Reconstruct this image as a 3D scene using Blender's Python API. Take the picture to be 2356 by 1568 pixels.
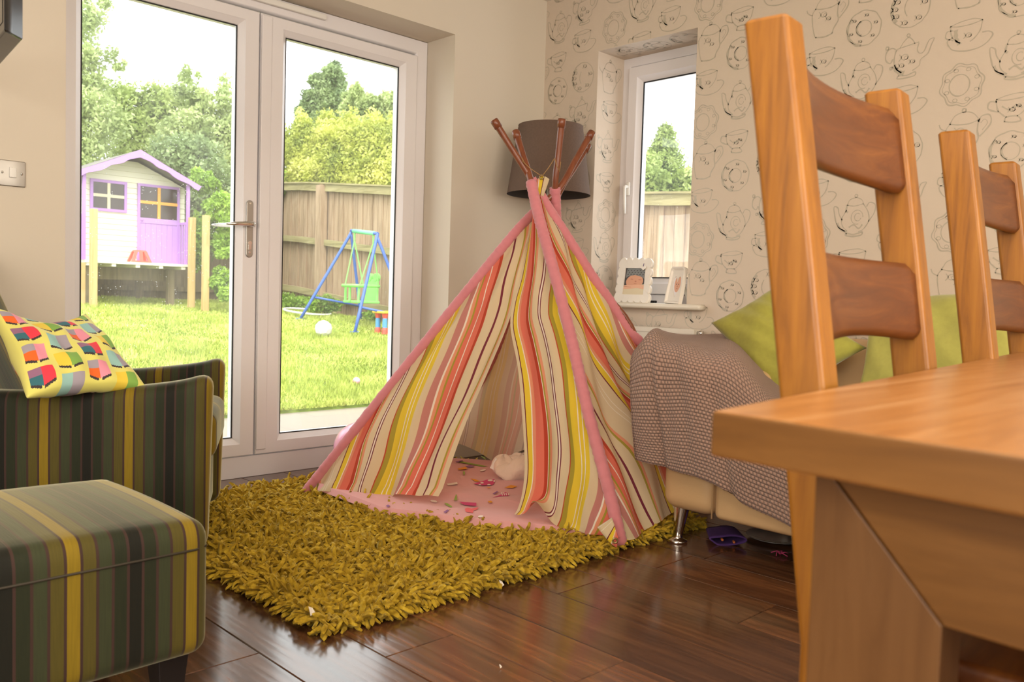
import bpy, bmesh, math, random
import numpy as np
from mathutils import Vector, Matrix
random.seed(7); rng=np.random.default_rng(11)
for o in list(bpy.data.objects): bpy.data.objects.remove(o)
sc=bpy.context.scene; COL=sc.collection; PI=math.pi
# ---------------- camera, world, lights, exposure ----------------
F=1961.34; YAW,PIT,ROL=0.7753,-0.0522,0.0308
CAM=np.array([-3.3731,-3.2522,0.8299])
def _rot(yaw,pitch,roll):
    f=np.array([math.sin(yaw)*math.cos(pitch),math.cos(yaw)*math.cos(pitch),math.sin(pitch)])
    r=np.array([math.cos(yaw),-math.sin(yaw),0.]); u=np.cross(r,f)
    c,s=math.cos(roll),math.sin(roll)
    return c*r+s*u,-s*r+c*u,f
R_,U_,F_=_rot(YAW,PIT,ROL)
cam=bpy.data.cameras.new('camera'); co=bpy.data.objects.new('camera',cam); COL.objects.link(co)
cam.sensor_width=23.5; cam.lens=F/2356*23.5; cam.clip_start=.02; cam.clip_end=200
M3=Matrix((R_,U_,-F_)).transposed(); co.matrix_world=Matrix.Translation(CAM)@M3.to_4x4()
cam.dof.use_dof=True; cam.dof.focus_distance=2.9; cam.dof.aperture_fstop=4.5
sc.camera=co
sc.view_settings.view_transform='Standard'; sc.view_settings.look='None'
sc.view_settings.gamma=1; sc.view_settings.use_curve_mapping=False; sc.view_settings.exposure=0.27
w=bpy.data.worlds.new('sky'); sc.world=w; w.use_nodes=True
nt=w.node_tree; bg=nt.nodes['Background']
tc=nt.nodes.new('ShaderNodeTexCoord'); sp=nt.nodes.new('ShaderNodeSeparateXYZ'); nt.links.new(tc.outputs['Generated'],sp.inputs[0])
rp=nt.nodes.new('ShaderNodeValToRGB'); nt.links.new(sp.outputs['Z'],rp.inputs[0]); nt.links.new(rp.outputs[0],bg.inputs[0])
rp.color_ramp.elements[0].color=(.93,.95,1,1); rp.color_ramp.elements[0].position=0
rp.color_ramp.elements[1].color=(1,1,1,1); rp.color_ramp.elements[1].position=.5
bg.inputs[1].default_value=3.3
def area(name,loc,target,sx,sy,power,col):
    l=bpy.data.lights.new(name,'AREA'); l.shape='RECTANGLE'; l.size=sx; l.size_y=sy; l.energy=power; l.color=col
    o=bpy.data.objects.new(name,l); COL.objects.link(o); o.location=loc
    d=Vector(target)-Vector(loc); o.rotation_euler=d.to_track_quat('-Z','Y').to_euler(); return o
area('west_fill_light',(-5.3,-3.4,1.45),(0,-2.2,1.2),2.4,1.3,72,(1,.93,.82))  # fill light added inside the west wall, which has no window opening
area('rear_fill_light',(-2.6,-6.2,1.6),(-1.2,0,1.2),2.4,1.3,112,(1,.92,.80))  # unseen fill behind the camera, added to lift the north wall and tent
area('overhead_fill_light',(-2.9,-3.2,2.36),(-2.9,-3.2,0),1.6,1.6,34,(1,.84,.62))  # warm overhead fill added for room brightness, no lamp fitting modelled
sun=bpy.data.lights.new('hazy_sun','SUN'); sun.energy=2.6; sun.angle=math.radians(25); sun.color=(1,.97,.9)
so=bpy.data.objects.new('hazy_sun',sun); COL.objects.link(so); so.rotation_euler=(math.radians(38),0,math.radians(-40))
# ---------------- pixel rays of the surveyed camera ----------------
def ray(px,py): return ((px-1178)/F)*R_-((py-784)/F)*U_+F_
def onz(px,py,z=0.): d=ray(px,py); return CAM+d*((z-CAM[2])/d[2])
def onx(px,py,x): d=ray(px,py); return CAM+d*((x-CAM[0])/d[0])
def ony(px,py,y): d=ray(px,py); return CAM+d*((y-CAM[1])/d[1])
def dep(px,py,t): return CAM+ray(px,py)*t
def depth(p): return float((np.array(p)-CAM)@F_)
def onpl(px,py,P,n): d=ray(px,py); return CAM+d*(((P-CAM)@n)/(d@n))
# ---------------- object helpers ----------------
def setp(o,label=None,cat=None,group=None,kind=None):
    if label: o['label']=label
    if cat: o['category']=cat
    if group: o['group']=group
    if kind: o['kind']=kind
    return o
def thing(name,label,cat,loc=(0,0,0),rz=0,group=None):
    o=bpy.data.objects.new(name,None); COL.objects.link(o); o.location=loc; o.rotation_euler=(0,0,rz); o.empty_display_size=.05
    return setp(o,label,cat,group)
class MB:
    def __init__(s): s.v=[];s.f=[];s.m=[];s.uv=[];s.n=0
    def add(s,v,f,mi=0,uv=None):
        v=np.asarray(v,float).reshape(-1,3); s.v.append(v)
        for q in f: s.f.append(tuple(int(i)+s.n for i in q)); s.m.append(mi)
        s.uv.append(np.zeros((len(v),2)) if uv is None else np.asarray(uv,float).reshape(-1,2))
        s.n+=len(v); return s
    def box(s,a,b,mi=0):
        x0,y0,z0=a;x1,y1,z1=b
        v=[(x0,y0,z0),(x1,y0,z0),(x1,y1,z0),(x0,y1,z0),(x0,y0,z1),(x1,y0,z1),(x1,y1,z1),(x0,y1,z1)]
        return s.add(v,[(3,2,1,0),(4,5,6,7),(0,1,5,4),(1,2,6,5),(2,3,7,6),(3,0,4,7)],mi)
    def hexa(s,b,t,mi=0):
        return s.add(list(b)+list(t),[(3,2,1,0),(4,5,6,7),(0,1,5,4),(1,2,6,5),(2,3,7,6),(3,0,4,7)],mi)
    def rbox(s,c,h,r,n=(6,6,6),mi=0,fn=None):
        c=np.array(c,float);h=np.array(h,float); r=min(r,*h)
        def ax(k):
            m=n[k]; a=np.linspace(-1,1,m+1)*(h[k]-r)
            e=[-h[k],-h[k]+r*.3,-h[k]+r*.65]
            return np.unique(np.round(np.concatenate([e,a,[-q for q in e]]),7))
        A=[ax(0),ax(1),ax(2)]
        for k in range(3):
            i,j=[(1,2),(2,0),(0,1)][k]
            for sg in (-1,1):
                P,Q=np.meshgrid(A[i],A[j],indexing='ij'); p=np.zeros(P.shape+(3,)); p[...,i]=P;p[...,j]=Q;p[...,k]=sg*h[k]
                inn=np.clip(p,-(h-r),h-r); d=p-inn; L=np.linalg.norm(d,axis=-1,keepdims=True); L[L==0]=1
                q=inn+d/L*r; q=q+c
                if fn is not None: q=fn(q)
                a,b=P.shape; idx=np.arange(a*b).reshape(a,b); f=[]
                for u in range(a-1):
                    for v in range(b-1):
                        t=(idx[u,v],idx[u+1,v],idx[u+1,v+1],idx[u,v+1]); f.append(t if sg>0 else t[::-1])
                s.add(q.reshape(-1,3),f,mi)
        return s
    def tube(s,path,r,n=10,mi=0,caps=True):
        path=[np.array(p,float) for p in path]; k=len(path); rr=r if hasattr(r,'__len__') else [r]*k
        up=np.array([0,0,1.]); V=[]; prev=None
        for i,p in enumerate(path):
            t=path[min(i+1,k-1)]-path[max(i-1,0)]; t=t/(np.linalg.norm(t)+1e-12)
            a=prev-t*(prev@t) if prev is not None else np.cross(t,up if abs(t@up)<.95 else np.array([1.,0,0]))
            a=a/(np.linalg.norm(a)+1e-12); prev=a; b=np.cross(t,a)
            for j in range(n):
                g=2*PI*j/n; V.append(p+rr[i]*(math.cos(g)*a+math.sin(g)*b))
        f=[(i*n+j,i*n+(j+1)%n,(i+1)*n+(j+1)%n,(i+1)*n+j) for i in range(k-1) for j in range(n)]
        if caps: f+= [tuple(range(n))[::-1], tuple((k-1)*n+j for j in range(n))]
        return s.add(V,f,mi)
    def lathe(s,prof,c=(0,0,0),n=32,mi=0,axis=2):
        V=[];k=len(prof)
        for r,z in prof:
            for j in range(n):
                g=2*PI*j/n; p=[r*math.cos(g),r*math.sin(g),z]
                if axis==0: p=[p[2],p[0],p[1]]
                if axis==1: p=[p[1],p[2],p[0]]
                V.append([p[0]+c[0],p[1]+c[1],p[2]+c[2]])
        f=[(i*n+j,i*n+(j+1)%n,(i+1)*n+(j+1)%n,(i+1)*n+j) for i in range(k-1) for j in range(n)]
        return s.add(V,f,mi)
    def grid(s,P,mi=0,uv=None,flip=False):
        P=np.asarray(P,float); a,b=P.shape[:2]; idx=np.arange(a*b).reshape(a,b)
        f=[(idx[u,v],idx[u+1,v],idx[u+1,v+1],idx[u,v+1]) for u in range(a-1) for v in range(b-1)]
        if flip: f=[q[::-1] for q in f]
        return s.add(P.reshape(-1,3),f,mi,None if uv is None else np.asarray(uv).reshape(-1,2))
    def prism(s,pts,off,mi=0):
        pts=[np.array(p,float) for p in pts]; off=np.array(off,float); n=len(pts)
        return s.add(pts+[p+off for p in pts],[tuple(range(n))[::-1],tuple(range(n,2*n))]+[(i,(i+1)%n,n+(i+1)%n,n+i) for i in range(n)],mi)
    def xf(s,fn): s.v=[fn(v) for v in s.v]; return s
    def build(s,name,mats,parent=None,smooth=False,kind=None,bevel=0,sub=0,solid=0,label=None,fixn=True):
        me=bpy.data.meshes.new(name); V=np.concatenate(s.v)
        me.from_pydata(V.tolist(),[],s.f)
        mats=mats if isinstance(mats,(list,tuple)) else [mats]
        for m in mats: me.materials.append(m)
        me.polygons.foreach_set('material_index',np.array(s.m,dtype=np.int32))
        UV=np.concatenate(s.uv)
        if np.any(UV):
            ul=me.uv_layers.new(name='UVMap'); li=np.zeros(len(me.loops),dtype=np.int32); me.loops.foreach_get('vertex_index',li)
            ul.data.foreach_set('uv',UV[li].ravel())
        if fixn:
            bm=bmesh.new(); bm.from_mesh(me)
            bmesh.ops.remove_doubles(bm,verts=bm.verts,dist=1e-5) if not np.any(UV) else None
            bmesh.ops.recalc_face_normals(bm,faces=bm.faces); bm.to_mesh(me); bm.free()
        if smooth: me.polygons.foreach_set('use_smooth',[True]*len(me.polygons))
        me.update()
        o=bpy.data.objects.new(name,me); COL.objects.link(o)
        if parent: o.parent=parent
        if kind: o['kind']=kind
        if label: o['label']=label
        if bevel:
            b=o.modifiers.new('bevel','BEVEL'); b.width=bevel; b.segments=3; b.limit_method='ANGLE'; b.angle_limit=math.radians(40)
            me.polygons.foreach_set('use_smooth',[True]*len(me.polygons)); w=o.modifiers.new('wn','WEIGHTED_NORMAL'); w.keep_sharp=True
        if solid:
            b=o.modifiers.new('solid','SOLIDIFY'); b.thickness=solid; b.offset=0
        if sub:
            b=o.modifiers.new('sub','SUBSURF'); b.levels=sub; b.render_levels=sub
        return o
def tris(name,V,mat,parent=None,kind=None,nper=3,uv=None):
    """one mesh from an (N*nper,3) array of separate polygons"""
    me=bpy.data.meshes.new(name); N=len(V)//nper
    me.vertices.add(len(V)); me.vertices.foreach_set('co',np.asarray(V,np.float32).ravel())
    me.loops.add(len(V)); me.loops.foreach_set('vertex_index',np.arange(len(V),dtype=np.int32))
    me.polygons.add(N); me.polygons.foreach_set('loop_start',np.arange(0,len(V),nper,dtype=np.int32)); me.polygons.foreach_set('loop_total',np.full(N,nper,np.int32))
    me.materials.append(mat); me.update(calc_edges=True)
    if uv is not None:
        ul=me.uv_layers.new(name='UVMap'); ul.data.foreach_set('uv',np.asarray(uv,np.float32).ravel())
    o=bpy.data.objects.new(name,me); COL.objects.link(o)
    if parent: o.parent=parent
    if kind: o['kind']=kind
    return o
def copy_tree(o,parent=None):
    c=o.copy(); COL.objects.link(c)
    if parent: c.parent=parent
    for ch in list(o.children): copy_tree(ch,c)
    return c
def spline(pts,n):
    P=[np.array(p,float) for p in pts]; P=[2*P[0]-P[1]]+P+[2*P[-1]-P[-2]]; out=[]
    m=len(P)-3
    for q in np.linspace(0,m,n):
        i=min(int(q),m-1); t=q-i; a,b,c,d=P[i:i+4]
        out.append(.5*((2*b)+(-a+c)*t+(2*a-5*b+4*c-d)*t*t+(-a+3*b-3*c+d)*t**3))
    return np.array(out)
# ---------------- materials ----------------
def srgb(r,g,b):
    f=lambda c:(c/255/12.92 if c<=10 else ((c/255+.055)/1.055)**2.4); return (f(r),f(g),f(b),1)
class NT:
    def __init__(s,name):
        s.m=bpy.data.materials.new(name); s.m.use_nodes=True; s.t=s.m.node_tree; s.b=s.t.nodes['Principled BSDF']; s.out=s.t.nodes['Material Output']
    def n(s,k,**kw):
        x=s.t.nodes.new('ShaderNode'+k)
        for a,v in kw.items(): setattr(x,a,v)
        return x
    def l(s,a,b): s.t.links.new(a,b)
    def math(s,op,a,b=None,c=None):
        x=s.n('Math',operation=op)
        for i,q in enumerate((a,b,c)):
            if q is None: continue
            if isinstance(q,(int,float)): x.inputs[i].default_value=q
            else: s.l(q,x.inputs[i])
        return x.outputs[0]
    def ramp(s,fac,stops,interp='LINEAR'):
        x=s.n('ValToRGB'); r=x.color_ramp; r.interpolation=interp; s.l(fac,x.inputs[0])
        while len(r.elements)<len(stops): r.elements.new(.5)
        for e,(p,c) in zip(r.elements,sorted(stops,key=lambda q:q[0])): e.position=p; e.color=c
        return x.outputs[0]
    def noise(s,scale,detail=3,vec=None,rough=.5,dist=0):
        x=s.n('TexNoise'); x.inputs['Scale'].default_value=scale; x.inputs['Detail'].default_value=detail; x.inputs['Roughness'].default_value=rough; x.inputs['Distortion'].default_value=dist
        if vec is not None: s.l(vec,x.inputs['Vector'])
        return x.outputs['Fac']
    def obj(s): return s.n('TexCoord').outputs['Object']
    def uv(s): return s.n('TexCoord').outputs['UV']
    def mapv(s,vec,scale=(1,1,1),rot=(0,0,0),loc=(0,0,0)):
        x=s.n('Mapping'); s.l(vec,x.inputs[0]); x.inputs['Scale'].default_value=scale; x.inputs['Rotation'].default_value=rot; x.inputs['Location'].default_value=loc; return x.outputs[0]
    def mix(s,f,a,b,mode='MIX'):
        x=s.n('Mix',data_type='RGBA',blend_type=mode)
        for i,q in ((0,f),(6,a),(7,b)):
            if isinstance(q,(int,float)): x.inputs[i].default_value=q
            elif isinstance(q,tuple): x.inputs[i].default_value=q
            else: s.l(q,x.inputs[i])
        return x.outputs[2]
    def bump(s,h,st=.3,d=.01):
        x=s.n('Bump'); x.inputs['Strength'].default_value=st; x.inputs['Distance'].default_value=d; s.l(h,x.inputs['Height']); s.l(x.outputs[0],s.b.inputs['Normal'])
    def set(s,**k):
        for a,v in k.items(): s.b.inputs[a.replace('_',' ')].default_value=v
        return s
def flat(name,c,rough=.5,metal=0,sheen=0,spec=.5,bumpn=0,bs=40,var=0,coat=0):
    t=NT(name); t.set(Base_Color=c,Roughness=rough,Metallic=metal); t.b.inputs['Specular IOR Level'].default_value=spec
    if coat: t.b.inputs['Coat Weight'].default_value=coat; t.b.inputs['Coat Roughness'].default_value=.1
    if sheen: t.b.inputs['Sheen Weight'].default_value=sheen; t.b.inputs['Sheen Roughness'].default_value=.5
    if var:
        f=t.noise(bs,4,t.obj()); d=tuple(max(0,q*(1-var)) for q in c[:3])+(1,); t.l(t.mix(f,d,tuple(min(1,q*(1+var)) for q in c[:3])+(1,)),t.b.inputs['Base Color'])
    if bumpn: t.bump(t.noise(bs,4,t.obj()),bumpn,.004)
    return t.m
def wood(name,c1,c2,c3,axis=2,rough=.4,scale=1.,coat=0.,knots=True):
    t=NT(name); sc_=[14,14,14]; sc_[axis]=1.1; v=t.mapv(t.obj(),tuple(q*scale for q in sc_))
    g=t.noise(2.6,7,v,.66,.9); fine=[120,120,120]; fine[axis]=3; g2=t.noise(1.,3,t.mapv(t.obj(),tuple(fine)),.6)
    c=t.ramp(g,[(.3,c1),(.5,c2),(.72,c3)]); d=t.mix(t.math('MULTIPLY',g2,.5),c,c1,'MIX')
    t.l(d,t.b.inputs['Base Color']); t.set(Roughness=rough); t.bump(g2,.08,.002)
    if coat: t.b.inputs['Coat Weight'].default_value=coat; t.b.inputs['Coat Roughness'].default_value=.25
    return t.m
S=srgb
M={}
M['wall']=flat('cream_wall_paint',(.67,.60,.50,1),.85,bumpn=.05,bs=180,spec=.2)
M['paper']=flat('beige_wallpaper',(.63,.53,.43,1),.7,bumpn=.04,bs=300,spec=.25)
t=NT('silver_grey_wallpaper_ink'); t.set(Base_Color=(.49,.435,.345,1),Roughness=.45,Metallic=.2); M['ink']=t.m
M['ceil']=flat('white_ceiling_paint',(.78,.74,.67,1),.9,spec=.2)
M['upvc']=flat('white_upvc',(.78,.75,.765,1),.32)
M['sillm']=flat('cream_gloss_sill',(.74,.68,.57,1),.3)
M['dark']=flat('black_rubber',(.012,.012,.014,1),.6)
M['chrome']=flat('polished_chrome',(.75,.73,.70,1),.12,1)
M['steel']=flat('brushed_steel',(.45,.43,.40,1),.42,1,var=.12,bs=25)
M['gloss']=flat('glossy_black_plastic',(.010,.010,.011,1),.22,spec=.35)
M['white']=flat('white_plastic',(.8,.78,.74,1),.4)
M['rad']=flat('white_radiator_enamel',(.76,.70,.60,1),.35)
def glassmat(name,rain):
    t=NT(name); t.t.nodes.remove(t.b)
    tr=t.n('BsdfTransparent'); tr.inputs[0].default_value=(.96,.97,.96,1); gl=t.n('BsdfGlossy'); gl.inputs['Roughness'].default_value=.02
    fr=t.n('Fresnel'); gm=t.n('NewGeometry'); t.l(t.math('SUBTRACT',1.45,t.math('MULTIPLY',gm.outputs['Backfacing'],1.45-1/1.45)),fr.inputs[0]); mx=t.n('MixShader'); t.l(fr.outputs[0],mx.inputs[0]); t.l(tr.outputs[0],mx.inputs[1]); t.l(gl.outputs[0],mx.inputs[2])
    last=mx.outputs[0]
    if rain:
        vo=t.n('TexVoronoi'); vo.inputs['Scale'].default_value=75; t.l(t.obj(),vo.inputs['Vector'])
        dots=t.math('LESS_THAN',vo.outputs['Distance'],.13); pick=t.math('GREATER_THAN',t.noise(14,2,t.obj()),.53)
        m=t.math('MULTIPLY',t.math('MULTIPLY',dots,pick),.42*rain)
        haze=t.math('ADD',m,t.math('MULTIPLY',t.noise(4,3,t.mapv(t.obj(),(2,1,.6))),.03*rain+.03))
        df=t.n('BsdfTranslucent'); df.inputs[0].default_value=(.95,.95,.95,1)
        m2=t.n('MixShader'); t.l(haze,m2.inputs[0]); t.l(last,m2.inputs[1]); t.l(df.outputs[0],m2.inputs[2]); last=m2.outputs[0]
    t.l(last,t.out.inputs[0]); return t.m
M['glassrain']=glassmat('rain_spotted_glass',1.); M['glass']=glassmat('clear_glass',.35)
# floor planks
t=NT('dark_walnut_laminate'); uv=t.uv(); at=t.n('Attribute'); at.attribute_name='plank'
off=t.n('CombineXYZ'); t.l(t.math('MULTIPLY',at.outputs['Fac'],37.),off.inputs[2]); t.l(t.math('MULTIPLY',at.outputs['Fac'],11.),off.inputs[0])
va=t.n('VectorMath',operation='ADD'); t.l(t.mapv(uv,(16,1.3,1)),va.inputs[0]); t.l(off.outputs[0],va.inputs[1])
g=t.noise(1.,7,va.outputs[0],.62,1.3); vb=t.n('VectorMath',operation='ADD'); t.l(t.mapv(uv,(150,5,1)),vb.inputs[0]); t.l(off.outputs[0],vb.inputs[1]); g2=t.noise(1.,3,vb.outputs[0],.6)
wv=t.n('TexWave'); wv.inputs['Scale'].default_value=.8; wv.inputs['Distortion'].default_value=9; wv.inputs['Detail'].default_value=3; t.l(va.outputs[0],wv.inputs['Vector'])
c=t.ramp(g,[(.30,(.045,.019,.010,1)),(.47,(.11,.043,.019,1)),(.60,(.19,.076,.030,1)),(.75,(.27,.115,.045,1))])
c=t.mix(t.math('MULTIPLY',wv.outputs['Fac'],.35),c,(.045,.019,.009,1)); c=t.mix(t.math('MULTIPLY',g2,.3),c,(.03,.014,.008,1))
tone=t.ramp(at.outputs['Fac'],[(0,(.75,.75,.78,1)),(1,(1.2,1.15,1.1,1))]); c=t.mix(1.,c,tone,'MULTIPLY')
t.l(c,t.b.inputs['Base Color']); t.l(t.math('ADD',t.math('MULTIPLY',g,.10),.17),t.b.inputs['Roughness']); t.b.inputs['Coat Weight'].default_value=.5; t.b.inputs['Coat Roughness'].default_value=.13; t.bump(t.math('ADD',g2,wv.outputs['Fac']),.07,.002); M['floor']=t.m
M['gap']=flat('plank_gap_black',(.006,.004,.003,1),.8)
# oak
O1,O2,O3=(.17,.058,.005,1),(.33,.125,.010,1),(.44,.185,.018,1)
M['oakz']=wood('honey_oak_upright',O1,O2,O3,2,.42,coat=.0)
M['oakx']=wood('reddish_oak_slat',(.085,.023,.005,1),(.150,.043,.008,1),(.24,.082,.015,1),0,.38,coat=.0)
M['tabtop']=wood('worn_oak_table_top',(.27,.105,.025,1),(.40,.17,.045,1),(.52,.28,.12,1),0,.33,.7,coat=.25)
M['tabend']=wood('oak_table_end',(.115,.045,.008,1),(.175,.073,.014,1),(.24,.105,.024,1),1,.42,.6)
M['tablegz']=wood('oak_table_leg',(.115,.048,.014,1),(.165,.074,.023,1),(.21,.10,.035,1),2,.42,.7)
# striped velvet
def velvet(name,axis,off=0.):
    t=NT(name); x=t.n('SeparateXYZ'); t.l(t.obj(),x.inputs[0]); per=.209
    u=t.math('FRACT',t.math('MULTIPLY',t.math('ADD',x.outputs[axis],off+5*per),1/per))
    Y=(.150,.102,.006,1); OL=(.055,.045,.008,1); MG=(.025,.030,.014,1); DG=(.012,.015,.007,1); BK=(.006,.006,.004,1); PU=(.032,.016,.014,1)
    seq=[Y,OL,MG,DG,BK,DG,MG,OL]; st=[]
    for i,cc in enumerate(seq): st+= [(i/8,cc),((i+.80)/8,PU)]
    c=t.ramp(u,st,'CONSTANT')
    fs=[500,500,500]; fs[(axis)]=500
    line=t.noise(1.,2,t.mapv(t.obj(),tuple(350 if k==axis else 14 for k in range(3))),.5)
    c=t.mix(t.math('MULTIPLY',line,.5),c,t.mix(1.,c,(2.3,2.2,1.7,1),'MULTIPLY'))
    t.l(c,t.b.inputs['Base Color']); t.set(Roughness=.75); t.b.inputs['Specular IOR Level'].default_value=.25
    t.b.inputs['Sheen Weight'].default_value=.65; t.b.inputs['Sheen Roughness'].default_value=.35; t.b.inputs['Sheen Tint'].default_value=(.75,.72,.50,1)
    t.bump(line,.15,.002); return t.m
M['velx']=velvet('green_striped_velvet_along',0,.005); M['vely']=velvet('green_striped_velvet_across',1,.02)
M['vel_o']=velvet('green_striped_velvet_ottoman',0,.0515)
M['seam']=flat('dark_piping',(.03,.022,.012,1),.7)
M['blackwood']=flat('black_stained_wood',(.012,.010,.010,1),.35)
# tent stripes: function of U (metres across the cloth)
CR=(.74,.62,.41,1);SA=(.80,.33,.20,1);OLV=(.40,.34,.05,1);PUR=(.17,.02,.055,1);DR=(.52,.065,.04,1);CO=(.78,.19,.135,1);WH=(.88,.82,.70,1);MA=(.56,.24,.22,1);YE=(.82,.62,.055,1);DD=(.35,.07,.03,1)
segs=[(0,CR),(.018,SA),(.026,OLV),(.032,CR),(.058,PUR),(.065,CR),(.100,DR),(.112,CO),(.134,WH),(.137,CO),(.155,OLV),(.161,SA),(.172,WH),(.178,MA),(.200,CR),(.228,YE),(.243,WH),(.247,YE),(.257,WH),(.261,YE),(.285,OLV),(.300,DR),(.304,CR),
(.335,PUR),(.338,WH),(.343,PUR),(.347,CR),(.370,SA),(.380,OLV),(.386,WH),(.389,DR),(.402,CO),(.430,SA),(.440,WH),(.444,YE),(.460,PUR),(.463,CR),(.485,WH),(.487,CR),(.496,WH),(.498,CR)]
def tentmat(name,inside=False):
    t=NT(name); x=t.n('SeparateXYZ'); t.l(t.uv(),x.inputs[0]); per=.52
    u=t.math('MULTIPLY',t.math('FRACT',t.math('MULTIPLY',x.outputs[0],1/per)),per)
    a=[(p/.304,c) for p,c in segs if p<.304-1e-6]; b=[((p-.304)/(.52-.304),c) for p,c in segs if p>=.304-1e-6]
    ra=t.ramp(t.math('MULTIPLY',u,1/.304),a,'CONSTANT'); rb=t.ramp(t.math('MULTIPLY',t.math('SUBTRACT',u,.304),1/(.52-.304)),b,'CONSTANT')
    c=t.mix(t.math('GREATER_THAN',u,.304),ra,rb)
    if inside: c=t.mix(.55,c,(.82,.64,.47,1))
    t.t.nodes.remove(t.b); d=t.n('BsdfDiffuse'); t.l(c,d.inputs[0]); tl=t.n('BsdfTranslucent')
    ct=t.mix(.35,c,(.85,.58,.38,1)); t.l(ct,tl.inputs[0]); mx=t.n('MixShader'); mx.inputs[0].default_value=.55 if inside else .36
    bp=t.n('Bump'); bp.inputs['Strength'].default_value=.25; bp.inputs['Distance'].default_value=.004; t.l(t.noise(22,3,t.obj()),bp.inputs['Height']); t.l(bp.outputs[0],d.inputs['Normal'])
    t.l(d.outputs[0],mx.inputs[1]); t.l(tl.outputs[0],mx.inputs[2]); t.l(mx.outputs[0],t.out.inputs[0]); return t.m
M['tent']=tentmat('striped_tent_cotton')
M['tentin']=tentmat('tent_cotton_reverse_side',True)
M['pink']=flat('pink_cotton_sleeve',(.56,.19,.215,1),.85,sheen=.3,var=.12,bs=30,bumpn=.2)
M['pinkmat']=flat('pink_cotton_mat',(.68,.33,.33,1),.85,sheen=.2,var=.06,bs=12,bumpn=.1)
M['bamboo']=wood('brown_varnished_pole',(.13,.032,.012,1),(.21,.058,.022,1),(.27,.085,.035,1),2,.33,1.,coat=.15)
M['string']=flat('jute_string',(.32,.18,.07,1),.8)
M['brass']=flat('brass_eyelet',(.32,.24,.10,1),.35,1)
# rug
t=NT('olive_yellow_chenille'); t.l(t.ramp(t.noise(55,3,t.obj()),[(.3,(.20,.115,.006,1)),(.5,(.40,.255,.016,1)),(.72,(.58,.40,.04,1))]),t.b.inputs['Base Color']); t.set(Roughness=.8); t.b.inputs['Sheen Weight'].default_value=.4; t.b.inputs['Sheen Tint'].default_value=(.9,.8,.3,1); t.b.inputs['Specular IOR Level'].default_value=.15; M['pile']=t.m
M['rugback']=flat('dark_olive_rug_backing',(.05,.038,.006,1),.9)
M['shade']=flat('brown_fabric_shade',(.115,.07,.048,1),.85,var=.2,bs=120); M['shadein']=flat('dark_shade_lining',(.06,.05,.045,1),.8)
M['leather']=flat('cream_leather',(.58,.38,.195,1),.42,bumpn=.12,bs=120)
t=NT('mauve_waffle_fleece'); x=t.n('SeparateXYZ'); t.l(t.uv(),x.inputs[0])
row=t.math('MULTIPLY',x.outputs[1],1/.0115); col_=t.math('ADD',t.math('MULTIPLY',x.outputs[0],1/.0125),t.math('MULTIPLY',t.math('FLOOR',row),.5))
h=t.math('MULTIPLY',t.math('ABSOLUTE',t.math('SINE',t.math('MULTIPLY',row,PI))),t.math('ABSOLUTE',t.math('SINE',t.math('MULTIPLY',col_,PI))))
h=t.math('POWER',h,.5); nz=t.noise(260,3,t.uv())
c=t.mix(h,(.18,.105,.08,1),(.47,.295,.225,1)); c=t.mix(t.math('MULTIPLY',nz,.35),c,(.25,.165,.135,1)); t.l(c,t.b.inputs['Base Color'])
t.set(Roughness=.9); t.b.inputs['Sheen Weight'].default_value=.15; t.bump(t.math('ADD',h,t.math('MULTIPLY',nz,.3)),.9,.006); M['blanket']=t.m
M['green']=flat('lime_green_fabric',(.33,.31,.045,1),.85,sheen=.3,var=.15,bs=60,bumpn=.15)
M['green2']=flat('pale_green_fabric',(.38,.36,.075,1),.85,sheen=.3,var=.12,bs=60,bumpn=.15)
M['mauve']=flat('grey_mauve_cloth',(.17,.13,.13,1),.9)
# outdoors
M['lawn']=flat('lawn_earth',(.17,.24,.02,1),.95,var=.3,bs=6)
t=NT('grass_blades'); t.l(t.ramp(t.noise(3.5,5,t.obj()),[(.3,(.30,.38,.04,1)),(.5,(.45,.53,.09,1)),(.7,(.60,.64,.17,1))]),t.b.inputs['Base Color']); t.set(Roughness=.6); M['grass']=t.m
t=NT('riven_stone_paving'); br=t.n('TexBrick'); t.l(t.obj(),br.inputs['Vector']); br.inputs['Scale'].default_value=1.; br.inputs['Brick Width'].default_value=.9; br.inputs['Row Height'].default_value=.45; br.inputs['Mortar Size'].default_value=.012
br.inputs['Color1'].default_value=(.30,.25,.19,1); br.inputs['Color2'].default_value=(.25,.225,.19,1); br.inputs['Mortar'].default_value=(.22,.20,.17,1)
t.l(t.mix(t.math('MULTIPLY',t.noise(5,4,t.obj()),.5),br.outputs[0],(.33,.27,.20,1)),t.b.inputs['Base Color']); t.set(Roughness=.45); M['paving']=t.m
def leafm(name,a,b,c):
    a,b,c=[tuple(min(.85,q*1.12) for q in k[:3])+(1,) for k in (a,b,c)]
    t=NT(name); oi=t.n('NewGeometry'); t.l(t.ramp(t.noise(2.3,4,t.obj(),.6),[(.32,a),(.5,b),(.68,c)]),t.b.inputs['Base Color']); t.set(Roughness=.5)
    d=t.n('BsdfTranslucent'); t.l(t.b.inputs['Base Color'].links[0].from_socket,d.inputs[0]); mx=t.n('MixShader'); mx.inputs[0].default_value=.35
    t.l(t.b.outputs[0],mx.inputs[1]); t.l(d.outputs[0],mx.inputs[2]); t.l(mx.outputs[0],t.out.inputs[0]); return t.m
M['leafmid']=leafm('mid_green_leaves',(.12,.18,.04,1),(.27,.35,.09,1),(.44,.51,.18,1))
M['leafdark']=leafm('dark_grey_green_leaves',(.11,.17,.07,1),(.22,.30,.12,1),(.36,.45,.20,1))
M['leafyel']=leafm('yellow_green_conifer',(.19,.25,.05,1),(.45,.49,.09,1),(.72,.72,.22,1))
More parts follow.
